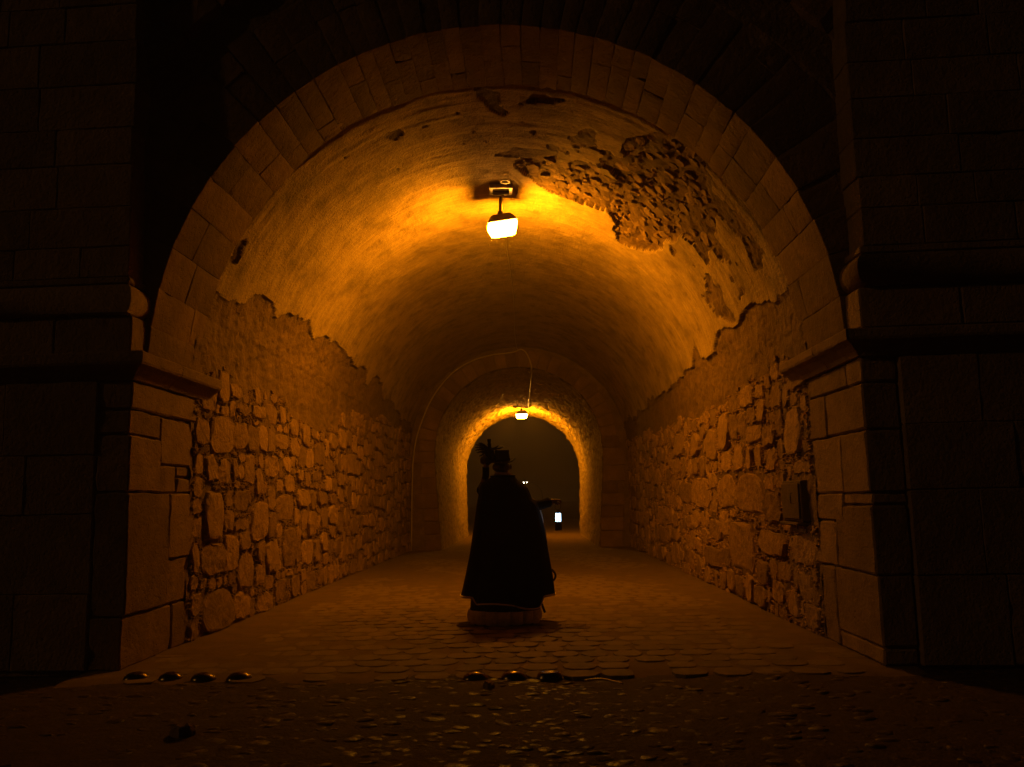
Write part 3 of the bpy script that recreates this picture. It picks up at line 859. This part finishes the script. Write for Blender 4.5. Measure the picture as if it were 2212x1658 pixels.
# far face of the rampart with the exit
V = []; F = []; n = 40
for i in range(n+1):
    t = i/n; xi, zi = inner_prof(t, 2.19, 2.40, 2.14)
    an = math.pi*t; xo, zo = -math.cos(an)*7, max(math.sin(an)*9, -.05)
    V += [(xi, YF, zi), (xo, YF+.02, zo)]
for i in range(n): F.append((2*i, 2*i+2, 2*i+3, 2*i+1))
child(mesh('far_face', V, F, M['mortar']), shell)
V = []; F = []
for Yv in (YE+.3, YF):
    for i in range(31):
        k = (Yv-YE)/(YF-YE); x, z = inner_prof(i/30, R2+.3, Z2, 2.5); V.append((x, Yv, z))
for i in range(30): F.append((i, i+1, 32+i, 31+i))
child(mesh('masonry_shell', V, F, M['core']), shell)

# ================================================================== curves / tubes helper
def tube(pts, r, name, mat, parent=None, n=8, taper=None, closed=False, caps=True):
    pts = [Vector(p) for p in pts]; V = []; F = []; N = len(pts); prev = None
    for k, p in enumerate(pts):
        if closed: d = pts[(k+1) % N]-pts[k-1]
        else: d = (pts[min(k+1, N-1)]-pts[max(k-1, 0)])
        d.normalize()
        if prev is None: a = d.orthogonal().normalized()
        else: a = (prev-d*prev.dot(d)).normalized()
        prev = a; b = d.cross(a); rr = r*(taper[k] if taper else 1)
        for i in range(n):
            t = 2*math.pi*i/n; V.append(tuple(p+a*rr*math.cos(t)+b*rr*math.sin(t)))
    rng_ = N if closed else N-1
    for k in range(rng_):
        for i in range(n):
            j = (i+1) % n; k2 = (k+1) % N; F.append((k*n+i, k*n+j, k2*n+j, k2*n+i))
    if caps and not closed: F.append(tuple(range(n))[::-1]); F.append(tuple(range((N-1)*n, N*n)))
    return mesh(name, V, F, mat, parent, True)
def smooth_path(p, sub=6):
    p = [Vector(q) for q in p]; out = []
    for i in range(len(p)-1):
        a, b, c, d = p[max(i-1, 0)], p[i], p[i+1], p[min(i+2, len(p)-1)]
        for k in range(sub):
            t = k/sub; out.append(.5*((2*b)+(c-a)*t+(2*a-5*b+4*c-d)*t*t+(-a+3*b-3*c+d)*t**3))
    out.append(p[-1]); return out
def loft(rings, name, mat, parent=None, smooth=True, cap0=True, cap1=True):
    V = []; F = []; n = len(rings[0])
    for r_ in rings: V += [tuple(q) for q in r_]
    for k in range(len(rings)-1):
        for i in range(n):
            j = (i+1) % n; F.append((k*n+i, k*n+j, (k+1)*n+j, (k+1)*n+i))
    if cap0: F.append(tuple(range(n))[::-1])
    if cap1: F.append(tuple(range((len(rings)-1)*n, len(rings)*n)))
    return mesh(name, V, F, mat, parent, smooth)
def rect_ring(hx, hy, z, ch=.25, cx=0, cy=0):
    c = ch*min(hx, hy)
    return [Vector((cx+x, cy+y, z)) for x, y in ((-hx+c, -hy), (hx-c, -hy), (hx, -hy+c), (hx, hy-c), (hx-c, hy), (-hx+c, hy), (-hx, hy-c), (-hx, -hy+c))]

# ================================================================== lamps
def tunnel_lamp(loc, tilt, yawz, label, zceil, rollz=0, mats=('lampglass', 'lampbase', 'lampfront'), w_=.205, d_=.15):
    t = thing('tunnel_lamp', label, 'lamp', loc, 'sodium lamps hanging from the tunnel ceiling')
    t.rotation_euler = (tilt, rollz, yawz)
    loft([rect_ring(w_*.66, d_*.55, -.165, .4), rect_ring(w_*.82, d_*.76, -.155, .35), rect_ring(w_*.96, d_*.96, -.07, .2), rect_ring(w_, d_, -.022, .12), rect_ring(w_*.93, d_*.92, .004, .12)], 'glass_bowl', M[mats[0]], t, True)
    g_o = COL.objects[-1]; g_o.data.materials.append(M[mats[1]]); g_o.data.materials.append(M[mats[2]])
    for p_ in g_o.data.polygons:
        if p_.normal.z < -.8: p_.material_index = 1
        elif p_.normal.y < -.45: p_.material_index = 2
    loft([rect_ring(w_*1.03, d_*1.03, .005, .12), rect_ring(w_*1.03, d_*1.03, .018, .12), rect_ring(w_*.68, d_*.66, .115, .15), rect_ring(w_*.60, d_*.58, .124, .15)], 'housing', M['housing'], t, False)
    loft([rect_ring(.03, .02, .112, .1), rect_ring(.028, .018, .19, .1)], 'mounting_lug', M['metal'], t, False)
    tube([(-.045, -.005, .165), (.045, -.005, .165)], .013, 'bolt', M['bright_metal'], t, 8)
    inv = t.matrix_basis.inverted() if False else (Matrix.Translation(loc) @ t.rotation_euler.to_matrix().to_4x4()).inverted()
    a = inv @ Vector((loc[0]-.02, loc[1]+.10, zceil)); tube([(0, 0, .18), a], .020, 'stem', M['housing'], t, 6)
    return t
lamp1 = tunnel_lamp((.03, 11.8, 5.19), R(1), R(5), 'large near lamp glowing white under the vault in front of the rubble patch', 5.62, R(-9))
lamp2 = tunnel_lamp((.03, 31.3, 4.43), R(8), R(0), 'small far lamp glowing above the caped figure inside the inner tunnel', 4.72, 0, ('farglass', 'farbase', 'farfront'))
# junction box and pipe ring on the ceiling
jb = thing('ceiling_box', 'shallow rectangular metal box on the vault just behind the lamp', 'box', (.03, 11.48, 5.60))
for (a, b, c, d) in ((-.155, -.115, -.085, .085), (.115, .155, -.085, .085), (-.115, .115, -.085, -.07), (-.115, .115, .07, .085)):
    bb = bx(a, b, c, d, -.06, .02, 'frame_bar', 'bright_metal'); bb.parent = jb
bb = bx(-.114, .114, -.069, .069, -.015, .02, 'back_plate', 'darkbox'); bb.parent = jb
jb.rotation_euler = (R(-14), 0, R(4))
rg = tube([(.10+.062*math.cos(t*math.pi/10), 11.17+.062*math.sin(t*math.pi/10), 5.575) for t in range(20)], .014, 'ceiling_ring', M['bright_metal'], None, 8, closed=True)
tag(rg, 'pale metal pipe ring fixed to the vault above the near lamp', 'ring')
# cables
cb = tube(smooth_path([(.03, 12.0, 5.60), (.03, 14, 5.60), (.06, 18, 5.60), (0, 22, 5.58), (.02, 24.12, 5.56)], 8), .010, 'ceiling_cable', M['cable'], None, 6)
tag(cb, 'thin cable running along the crown of the vault from the near lamp', 'cable')
ep = [(-3.0, 0), (-2.96, 1.97), (-2.89, 2.86), (-2.68, 3.59), (-2.35, 4.28), (-1.85, 4.88), (-1.27, 5.24), (-.69, 5.4), (-.12, 5.46), (.13, 5.54), (.29, 5.41), (.41, 5.1), (.42, 4.96)]
pth = [(x, 24.08, z) for x, z in ep]+[(.42, 24.3, 4.90), (.40, 25.2, 4.86), (.36, 27, 4.80), (.30, 30.4, 4.66), (.28, 31.2, 4.50)]
cb = tube(smooth_path(pth, 6), .020, 'conduit', M['cable'], None, 7)
tag(cb, 'pale conduit curving up the inner arch and on to the far lamp', 'conduit')

# wall box
wb = thing('wall_box', 'dark upright box fixed to the right rubble wall near the pier', 'box', (W+.02, 8.80, 1.26))
for nm, r_ in (('cabinet', ((-.10, .05), (-.31, .31), (-.20, .20))), ('door_panel', ((-.118, -.102), (-.28, .28), (-.175, .175))), ('bottom_ledge', ((-.15, .04), (-.30, .30), (-.235, -.205)))):
    bevel_box(r_, .008, lambda a, b, c: (a, b, c), .001, nm, M['darkbox'], wb)
tube([(-.125, -.12, .08), (-.145, -.12, .08), (-.145, -.12, -.02), (-.125, -.12, -.02)], .006, 'handle', M['metal'], wb, 6)

# ================================================================== road studs, rod, loose stones
SP = [(-2.78, 7.0), (-2.5, 6.98), (-2.22, 6.93), (-1.94, 6.93), (-.09, 6.80), (.20, 6.81), (.47, 6.79)]
lab = ['leftmost shiny metal dome in the row of four by the left pier', 'second shiny metal dome from the left pier in the row of four', 'third shiny metal dome from the left pier in the row of four', 'rightmost shiny metal dome in the row of four at left',
       'left shiny metal dome of the three below the caped figure', 'middle shiny metal dome of the three below the caped figure', 'flat topped metal dome with a worn rim, right of the three']
for k, ((x, y), lb) in enumerate(zip(SP, lab)):
    V = []; F = []; n = 28; flat = (k == 6)
    pr = [(1.0, -.01), (1.0, .004), (.97, .012), (.88, .026), (.72, .040), (.52, .050), (.28, .056), (.0, .058)]
    if flat: pr = [(1.0, -.01), (1.0, .004), (.97, .014), (.88, .032), (.76, .045), (.66, .049), (.56, .044), (.0, .040)]
    for (r_, z) in pr[:-1]:
        for i in range(n):
            t = 2*math.pi*i/n; V.append((r_*.105*math.cos(t), r_*.085*math.sin(t), z+random.uniform(-.0006, .0006)))
    V.append((0, 0, pr[-1][1]))
    for q in range(len(pr)-2):
        for i in range(n):
            j = (i+1) % n; F.append((q*n+i, q*n+j, (q+1)*n+j, (q+1)*n+i))
    q = len(pr)-2
    for i in range(n): F.append((q*n+i, q*n+(i+1) % n, (q+1)*n))
    o = mesh('road_stud', V, F, M['stud'], None, True); o.location = (x, y, -.016); o.scale = (.95, .95, 1); o.rotation_euler = (R(random.uniform(-3, 3)), R(random.uniform(-3, 3)), random.uniform(-.3, .3))
    tag(o, lb, 'road stud', 'shiny metal domes across the entrance')
o = tube(smooth_path([(.72, 6.54, .012), (.82, 6.52, .026), (.90, 6.48, .022), (.985, 6.42, .012)], 5), .007, 'metal_rod', M['rod'], None, 8)
tag(o, 'thin bent metal rod lying on the cobbles right of the three domes', 'rod')
for (x, y, r_, lb) in ((-1.72, 5.3, .075, 'dark loose stone lying alone on the cobbles at lower left'), (.02, 6.47, .045, 'small dark stone just below the three metal domes')):
    rg_ = [(x+r_*random.uniform(.8, 1.2)*math.cos(i*.7854), y+r_*.8*random.uniform(.8, 1.2)*math.sin(i*.7854)) for i in range(8)]
    V, F = slab_geo(rg_, r_*.55, .02, .85, .55, .2, .01, .006, .3)
    o = mesh('loose_stone', V, F, M['core']); tag(o, lb, 'stone')

# ================================================================== street lamp beyond the tunnel
sl = thing('street_lamp', 'distant street lamp on a curved pole seen beyond the tunnel', 'street lamp', (1.67, 120, 0))
tube(smooth_path([(0, 0, 0), (.02, 0, 1.7), (-.25, 0, 2.75), (-.92, 0, 3.5), (-1.7, 0, 3.85), (-2.35, 0, 3.9)], 8), .05, 'pole', M['bright_metal'], sl, 8)
loft([rect_ring(.22, .12, 3.80, .3, -2.5), rect_ring(.26, .14, 3.9, .3, -2.5), rect_ring(.16, .1, 4.0, .3, -2.5)], 'lamp_head', M['metal'], sl)
for dx, rr in ((-2.55, .075), (-2.12, .035)):
    loft([rect_ring(rr*.6, rr*.6, 3.66, .3, dx), rect_ring(rr, rr, 3.72, .3, dx), rect_ring(rr*.9, rr*.9, 3.79, .3, dx)], 'lamp_glass', M['farlight'], sl)

# ================================================================== person
PX, PY = .05, 9.72
person = thing('person', 'person seen from behind in a long black cape and feathered top hat, tipping the hat', 'person', (0, PY, 0))
# continuous body: skin modifier over a posed skeleton (faces away, +Y)
def skin_obj(name, verts, edges, roots, mat, parent, sub=2):
    me = bpy.data.meshes.new(name); me.from_pydata([v[:3] for v in verts], edges, []); me.materials.append(mat)
    o = bpy.data.objects.new(name, me); link(o, parent)
    mod = o.modifiers.new('skin', 'SKIN'); sv = me.skin_vertices[0].data if me.skin_vertices else None
    for i, v in enumerate(verts):
        sv[i].radius = (v[3], v[4] if len(v) > 4 else v[3]); sv[i].use_root = i in roots
    s = o.modifiers.new('sub', 'SUBSURF'); s.levels = sub; s.render_levels = sub
    return o
def hand(wrist, d, n, curl, sc_=1., side=1):
    """verts, edges for palm + five fingers. d along the hand, n out of the back of the hand"""
    d = Vector(d).normalized(); n = Vector(n).normalized(); l = d.cross(n)*side; w0 = Vector(wrist)
    V = []; E = []
    def add(p, r): V.append((*p, r)); return len(V)-1
    a = add(w0, .026*sc_); b = add(w0+d*.045*sc_, .030*sc_); c = add(w0+d*.075*sc_, .030*sc_); E.extend([(a, b), (b, c)])
    return V, E, d, n, l
def body():
    V = []; E = []; roots = []
    def add(p, r, link_=None, r2=None):
        V.append((p[0], p[1], p[2], r, r2 or r)); i = len(V)-1
        if link_ is not None: E.append((link_, i))
        return i
    x = PX
    pel = add((x, 0, .92), .17, None, .13); roots.append(pel)
    wst = add((x, .0, 1.08), .145, pel, .11); che = add((x, .0, 1.30), .17, wst, .12); ush = add((x, .0, 1.42), .13, che, .10)
    nk = add((x-.01, .0, 1.53), .055, ush); hd0 = add((x-.01, .015, 1.60), .066, nk); hd1 = add((x-.012, .03, 1.67), .086, hd0, .095); hd2 = add((x-.012, .03, 1.745), .086, hd1, .095); add((x-.012, .03, 1.80), .06, hd2)
    nose = add((x-.012, .135, 1.68), .014, hd1)
    for s_, in ((-1,), (1,)):
        hip = add((x+s_*.10, 0, .86), .10, pel); kn = add((x+s_*.12, .03, .48), .062, hip); an = add((x+s_*.12, -.01, .09), .042, kn); add((x+s_*.13, .16, .035), .038, an)
    # left arm raised to the hat
    sh = add((x-.17, .0, 1.41), .062, ush); el = add((x-.24, .05, 1.52) if False else (-.19, .10, 1.47), .046, sh)
    fa = add((-.148, .06, 1.60), .040, el); wr = add((-.144, .03, 1.70), .030, fa); pm_ = add((-.140, .02, 1.755), .034, wr, .022)
    for k, (dx, ln) in enumerate(((-.030, .060), (-.010, .070), (.010, .074), (.028, .066))):
        b_ = add((-.140+dx, .02, 1.785), .0105, pm_); m_ = add((-.135+dx*1.1+.012, .035, 1.785+ln*.45), .0098, b_); add((-.115+dx+.02, .055, 1.785+ln*.62), .0085, m_)
    tb = add((-.105, .02, 1.755), .012, pm_); add((-.080, .03, 1.785), .010, tb)
    # right arm held out with the lantern
    sh = add((x+.18, .0, 1.40), .062, ush); el = add((.36, .10, 1.27), .048, sh)
    fa = add((.48, .16, 1.272), .042, el); wr = add((.575, .20, 1.30), .028, fa); pm_ = add((.62, .22, 1.305), .030, wr, .024)
    for k, (dy, ln) in enumerate(((-.030, .058), (-.010, .066), (.010, .064), (.028, .054))):
        b_ = add((.648, .22+dy, 1.318), .0105, pm_); m_ = add((.648+ln*.62, .22+dy, 1.318-.006), .0098, b_); t_ = add((.648+ln*.66, .22+dy, 1.285), .009, m_); add((.648+ln*.35, .22+dy, 1.268), .008, t_)
    tb = add((.630, .185, 1.285), .012, pm_); add((.662, .188, 1.262), .010, tb)
    return V, E, roots
V, E, roots = body()
skin_obj('body', V, E, roots, M['skin'], person)
# ears, hair
def blob(c, r, name, mat, parent, nz=.0, seg=20, rings=12, cut=None):
    V = []; F = []
    for i in range(rings+1):
        ph = math.pi*i/rings
        for j in range(seg):
            t = 2*math.pi*j/seg; k = 1+nz*float(vnoise(3*math.cos(t)+5, 3*math.sin(t)+ph*2, ph))
            V.append((c[0]+r[0]*math.sin(ph)*math.cos(t)*k, c[1]+r[1]*math.sin(ph)*math.sin(t)*k, c[2]+r[2]*math.cos(ph)*k))
    for i in range(rings):
        for j in range(seg): F.append((i*seg+j, (i+1)*seg+j, (i+1)*seg+(j+1) % seg, i*seg+(j+1) % seg))
    return mesh(name, V, F, mat, parent, True)
hr = blob((PX-.016, .005, 1.695), (.100, .100, .068), 'hair', M['hair'], person, .10)
for s_ in (-1, 1): blob((PX-.012+s_*.098, .03, 1.695), (.012, .020, .030), 'ear', M['skin'], person)
blob((PX+.075, .035, 1.668), (.006, .006, .012), 'earring', M['bright_metal'], person, 0, 8, 6)
# clothing: sleeves
tube(smooth_path([(PX-.10, 0, 1.40), (-.19, .05, 1.43), (-.178, .085, 1.50), (-.150, .06, 1.60), (-.145, .035, 1.70)], 5), .052, 'left_sleeve'.replace('left_', ''), M['cloth'], person, 14, taper=[1.5-.75*min(1, i/12) for i in range(21)])
blob((-.137, .03, 1.775), (.070, .045, .058), 'glove', M['glove'], person, .25); blob((-.075, .05, 1.775), (.055, .03, .026), 'glove_finger', M['glove'], person, .2)
tube(smooth_path([(PX+.12, 0, 1.38), (.34, .09, 1.27), (.46, .15, 1.268), (.56, .19, 1.296)], 6), .06, 'sleeve', M['cloth'], person, 14, taper=[1.35-.45*min(1, i/14) for i in range(19)])
tube([(.545, .185, 1.290), (.575, .197, 1.300)], .043, 'cuff', M['velvet'], person, 14)
# cape: outline rows (z, left x, right x, front-back half depth)
rows = [(1.600, -.070, .165, .085), (1.575, -.100, .188, .10), (1.548, -.150, .205, .12), (1.515, -.204, .265, .15), (1.447, -.220, .329, .18), (1.337, -.243, .368, .20), (1.281, -.253, .425, .21), (1.146, -.272, .464, .23), (.965, -.302, .509, .26), (.777, -.331, .531, .29), (.540, -.382, .569, .32), (.40, -.415, .585, .34), (.286, -.446, .597, .36)]
def cape_geo(zend_fn, name, mat, shrink_=0., fold=1., part=None):
    n = 96; V = []; F = []; zr = [r_[0] for r_ in rows][::-1]
    lx = [r_[1] for r_ in rows][::-1]; rx = [r_[2] for r_ in rows][::-1]; dp = [r_[3] for r_ in rows][::-1]
    m = 46; use = []
    for k in range(m+1):
        for i in range(n):
            t = 2*math.pi*i/n          # 0 = right, pi/2 = front(+y), 3pi/2 = back (camera side)
            ze = zend_fn(t); z = 1.60+(ze-1.60)*k/m
            zz = max(z, .286); L_ = float(np.interp(zz, zr, lx)); R_ = float(np.interp(zz, zr, rx)); D = float(np.interp(zz, zr, dp))
            cx_ = (L_+R_)/2; hw = (R_-L_)/2-shrink_
            dn = (1.6-z)/1.3; c_, s_ = math.cos(t), math.sin(t)
            rr = 1+fold*dn*(.045*math.sin(7*t+.8+dn)+.026*math.sin(13*t+2*dn+1.3)+.012*math.sin(23*t))*(abs(s_)**.8)
            sx = abs(c_)**.85*(1 if c_ > 0 else -1); sy = abs(s_)**.9*(1 if s_ > 0 else -1)
            V.append((cx_+hw*sx*(rr if abs(c_) < .97 else 1), (D-shrink_)*sy*rr+.02, z))
    for k in range(m):
        for i in range(n):
            if part and not part(2*math.pi*(i+.5)/n, k/m): continue
            j = (i+1) % n; F.append((k*n+i, (k+1)*n+i, (k+1)*n+j, k*n+j))
    o = mesh(name, V, F, mat, person, True)
    so_ = o.modifiers.new('s', 'SOLIDIFY'); so_.thickness = .006
    return o, V, n, m
def hem(t):
    d = (t-1.5*math.pi)                   # 0 at the back centre
    x = math.cos(t)
    if math.sin(t) < -.35 or True:
        side = sstep(.62, .72, abs(x)) if math.sin(t) < 0 else 1.
        back = .205+.020*math.sin(d*3.2+2.5)-.030*math.exp(-((x-.35)/.25)**2)
        return float((1-side)*back+side*.288)
cape, CV, cn, cm = cape_geo(hem, 'cape', M['cloth'])
hemp = [Vector(CV[cm*cn+i]) for i in range(cn)]
tube([p+Vector((0, 0, .014)) for p in hemp], .0085, 'cape_piping', M['trim'], person, 6, closed=True)
# front edge piping of the cape where it falls from the right shoulder
tube(smooth_path([(.36, .10, 1.345), (.432, .13, 1.278), (.455, .16, 1.192), (.472, .17, 1.118), (.480, .17, 1.06)], 5), .009, 'edge_piping', M['linen'], person, 6)
# cape folded over the forearm, small loop lower right
tube(smooth_path([(.565, -.02, .56), (.588, -.04, .535), (.604, -.05, .50), (.592, -.05, .462), (.562, -.03, .437)], 4), .012, 'tassel_loop', M['cloth'], person, 8)
# cape collar
loft([[Vector((PX-.006+w_*math.cos(2*math.pi*i/24), .01+d_*math.sin(2*math.pi*i/24), z)) for i in range(24)] for (w_, d_, z) in ((.115, .085, 1.555), (.142, .10, 1.592), (.140, .10, 1.600), (.10, .08, 1.597))], 'cape_collar', M['cloth'], person)
loft([[Vector((PX+.0+w_*math.cos(2*math.pi*i/24), .01+d_*math.sin(2*math.pi*i/24), z+.006*math.cos(2*math.pi*i/24)*-1)) for i in range(24)] for (w_, d_, z) in ((.100, .080, 1.595), (.102, .084, 1.612), (.088, .080, 1.634), (.080, .072, 1.632))], 'shirt_collar', M['linen'], person)
# skirt and petticoat
def skirt(z0_, z1_, x0_, x1_, d0, name, mat, fl=24, amp=.02, flare=1.04, m=8):
    n = 144; V = []; F = []
    for k in range(m+1):
        for i in range(n):
            t = 2*math.pi*i/n; q = k/m; z = z0_+(z1_-z0_)*q; r_ = 1+(flare-1)*q+amp*math.sin(fl*t+.5*math.sin(3*t))*q
            z += (.012*math.sin(5*t)+.006*math.sin(fl*t))*q if name != 'skirt' else .01*math.sin(3*t)*q
            V.append(((x0_+x1_)/2+(x1_-x0_)/2*math.cos(t)*r_, .02+d0*math.sin(t)*r_, max(z, .004)))
    for k in range(m):
        for i in range(n):
            j = (i+1) % n; F.append((k*n+i, (k+1)*n+i, (k+1)*n+j, k*n+j))
    o = mesh(name, V, F, mat, person, True); s_ = o.modifiers.new('s', 'SOLIDIFY'); s_.thickness = .004; return o
skirt(1.0, .118, -.28, .36, .27, 'skirt', M['velvet'], 9, .012, 1.20)
# petticoat: separate padded flounce panels
np_ = 17
for k in range(np_):
    t0 = 2*math.pi*k/np_+.1; t1 = 2*math.pi*(k+1)/np_+.1; V = []; F = []; a_, b_ = 10, 8
    tm = (t0+t1)/2; top_ = .150+random.uniform(-.005, .005); bot = .008+.014*random.random()+(.02 if math.sin(tm) > -.3 else 0)
    for i in range(a_+1):
        for j in range(b_+1):
            u, v = i/a_, j/b_; t = t0+(t1-t0)*u; z = top_+(bot-top_)*v-.010*math.sin(math.pi*u)*v
            bul = .030*math.sin(math.pi*u)**.5*math.sin(math.pi*(.12+.78*v))+.003*math.sin(u*26)*v
            V.append((.037+(.385+bul)*math.cos(t), .02+(.325+bul)*math.sin(t), max(z, .003)))
    for i in range(a_):
        for j in range(b_): F.append((i*(b_+1)+j, i*(b_+1)+j+1, (i+1)*(b_+1)+j+1, (i+1)*(b_+1)+j))
    mesh('flounce', V, F, M['ruffle'], person, True)
tube(smooth_path([(.430, -.10, .26), (.448, -.11, .20), (.478, -.12, .115)], 4), .012, 'sash_end', M['cloth'], person, 8)
# hat
hat = bpy.data.objects.new('hat', None); link(hat, person); hat.location = (PX-.006, .03, 1.745); hat.rotation_euler = (R(4), R(-2), 0)
def hloft(prof_, name, mat, e=.92):
    return loft([[Vector((r_*math.cos(2*math.pi*i/32), r_*e*math.sin(2*math.pi*i/32), z+b*abs(math.cos(2*math.pi*i/32))**3)) for i in range(32)] for (r_, z, b) in prof_], name, mat, hat)
hloft([(.088, .0, 0), (.084, .06, 0), (.080, .10, 0), (.083, .135, 0), (.080, .141, 0), (.04, .139, 0)], 'crown', M['hat'])
hloft([(.080, .004, 0), (.110, -.004, .008), (.142, -.010, .040), (.150, -.008, .044), (.145, .0, .046), (.108, .006, .014), (.080, .012, 0)], 'brim', M['hat'])
hloft([(.0885, .014, 0), (.0885, .046, 0), (.086, .047, 0)], 'hat_band', M['velvet'])
# decorations pinned to the hat: finial, brooch, feathers
def finial():
    pr = [(.030, .06), (.034, .10), (.027, .13), (.030, .16), (.020, .19), (.022, .215), (.017, .225), (.022, .262), (.021, .272), (.0, .273)]
    return loft([[Vector((-.138+max(r_, .001)*math.cos(2*math.pi*i/14)+.006*z, -.01+max(r_, .001)*math.sin(2*math.pi*i/14), z)) for i in range(14)] for r_, z in pr], 'finial', M['velvet'], hat)
finial()
o_ = blob((-.15, -.05, .175), (.012, .010, .012), 'brooch', M['stud'], hat, 0, 10, 8)
blob((-.125, .0, .09), (.062, .05, .072), 'rosette', M['velvet'], hat, .45)
def feather(base, tip, sag, wid, seed):
    random.seed(seed); b = Vector(base); t = Vector(tip); ax = t-b; L_ = ax.length; V = []; F = []
    side = ax.cross(Vector((0, 1, 0))).normalized(); pts = []
    for k in range(13):
        q = k/12; pts.append(b+ax*q+side*(-sag)*math.sin(math.pi*q)*.8+Vector((0, 0, -abs(sag)*.9*q*q)))
    for k in range(13):          # quill strip
        w2 = .0016; V += [tuple(pts[k]-side*w2), tuple(pts[k]+side*w2)]
    for k in range(12): F.append((2*k, 2*k+1, 2*k+3, 2*k+2))
    for k in range(1, 13):
        d = (pts[k]-pts[k-1]).normalized(); nrm = d.cross(Vector((0, 1, 0))).normalized()
        for s_ in (-1, 1):
            for r_ in range(3):
                p = pts[k-1].lerp(pts[k], r_/3); ln = wid*math.sin(math.pi*min(1, .15+.8*k/12))**.6*random.uniform(.7, 1.15)
                e = p+(nrm*s_*.8+d*.75).normalized()*ln+Vector((0, random.uniform(-.01, .01), -.25*ln))
                i0 = len(V); hw = d*.0030; V += [tuple(p-hw), tuple(p+hw), tuple(e+hw*.3)]; F.append((i0, i0+1, i0+2))
    mesh('feather', V, F, M['hat'], hat)
B = (-.15, -.01, .15)
for k, (tx, tz, sg, wd) in enumerate(((-.262, .255, .02, .030), (-.295, .235, .02, .026), (-.298, .200, .015, .026), (-.30, .165, .012, .024), (-.285, .130, .0, .024), (-.262, .095, -.01, .022), (-.235, .235, .0, .03), (-.24, .175, .01, .03), (-.235, .12, .0, .022))):
    feather(B, (tx, -.03+.012*k, tz), sg, wd, k)
feather((-.12, -.01, .165), (-.035, -.01, .205), .012, .018, 31); feather((-.11, -.01, .17), (.015, .0, .190), .018, .020, 32); feather((-.10, -.015, .165), (.035, .0, .165), .028, .014, 33)
tube(smooth_path([(-.02, -.02, .196), (.012, -.02, .190), (.032, -.02, .170)], 5), .003, 'quill_tip', M['linen'], hat, 5)
random.seed(77)

# lantern
lan = thing('lantern', 'small cold white lantern hanging from the outstretched right hand', 'lantern', (.657, PY+.22, .975))
loft([rect_ring(.036, .036, .0, .1), rect_ring(.040, .040, .012, .1), rect_ring(.036, .036, .085, .1), rect_ring(.042, .042, .095, .1)], 'base', M['metal'], lan, False)
for sx in (-1, 1):
    for sy in (-1, 1): tube([(sx*.036, sy*.036, .09), (sx*.036, sy*.036, .20)], .0035, 'post', M['metal'], lan, 5)
for sx in (-1, 1): tube([(sx*.017, 0, .10), (sx*.017, 0, .192)], .0125, 'light_tube', M['lanternglow'], lan, 10)
loft([rect_ring(.046, .046, .198, .1), rect_ring(.046, .046, .203, .1), rect_ring(.014, .014, .235, .1)], 'roof', M['metal'], lan, False)
tube([(.034*math.cos(t*math.pi/8), 0, .270+.042*math.sin(t*math.pi/8)) for t in range(16)], .003, 'ring_handle', M['metal'], lan, 5, closed=True)

# ================================================================== haze
def haze_box(x0, x1, ya, yb_, z0, z1):
    V = [(x, y, z) for x in (x0, x1) for y in (ya, yb_) for z in (z0, z1)]
    F = [(0, 1, 3, 2), (4, 6, 7, 5), (0, 4, 5, 1), (2, 3, 7, 6), (0, 2, 6, 4), (1, 5, 7, 3)]
    m = bpy.data.materials.new('haze'); m.use_nodes = True; n = m.node_tree; n.nodes.clear()
    o = n.nodes.new('ShaderNodeOutputMaterial'); p = n.nodes.new('ShaderNodeVolumePrincipled')
    p.inputs['Color'].default_value = (.95, .80, .62, 1); p.inputs['Density'].default_value = HAZE; p.inputs['Anisotropy'].default_value = .35
    n.links.new(p.outputs[0], o.inputs['Volume'])
    ob = mesh('haze', V, F, m); ob['kind'] = 'stuff'; return ob
if HAZE > 0: haze_box(-405, 405, -65, 905, -1.06, 10.5)
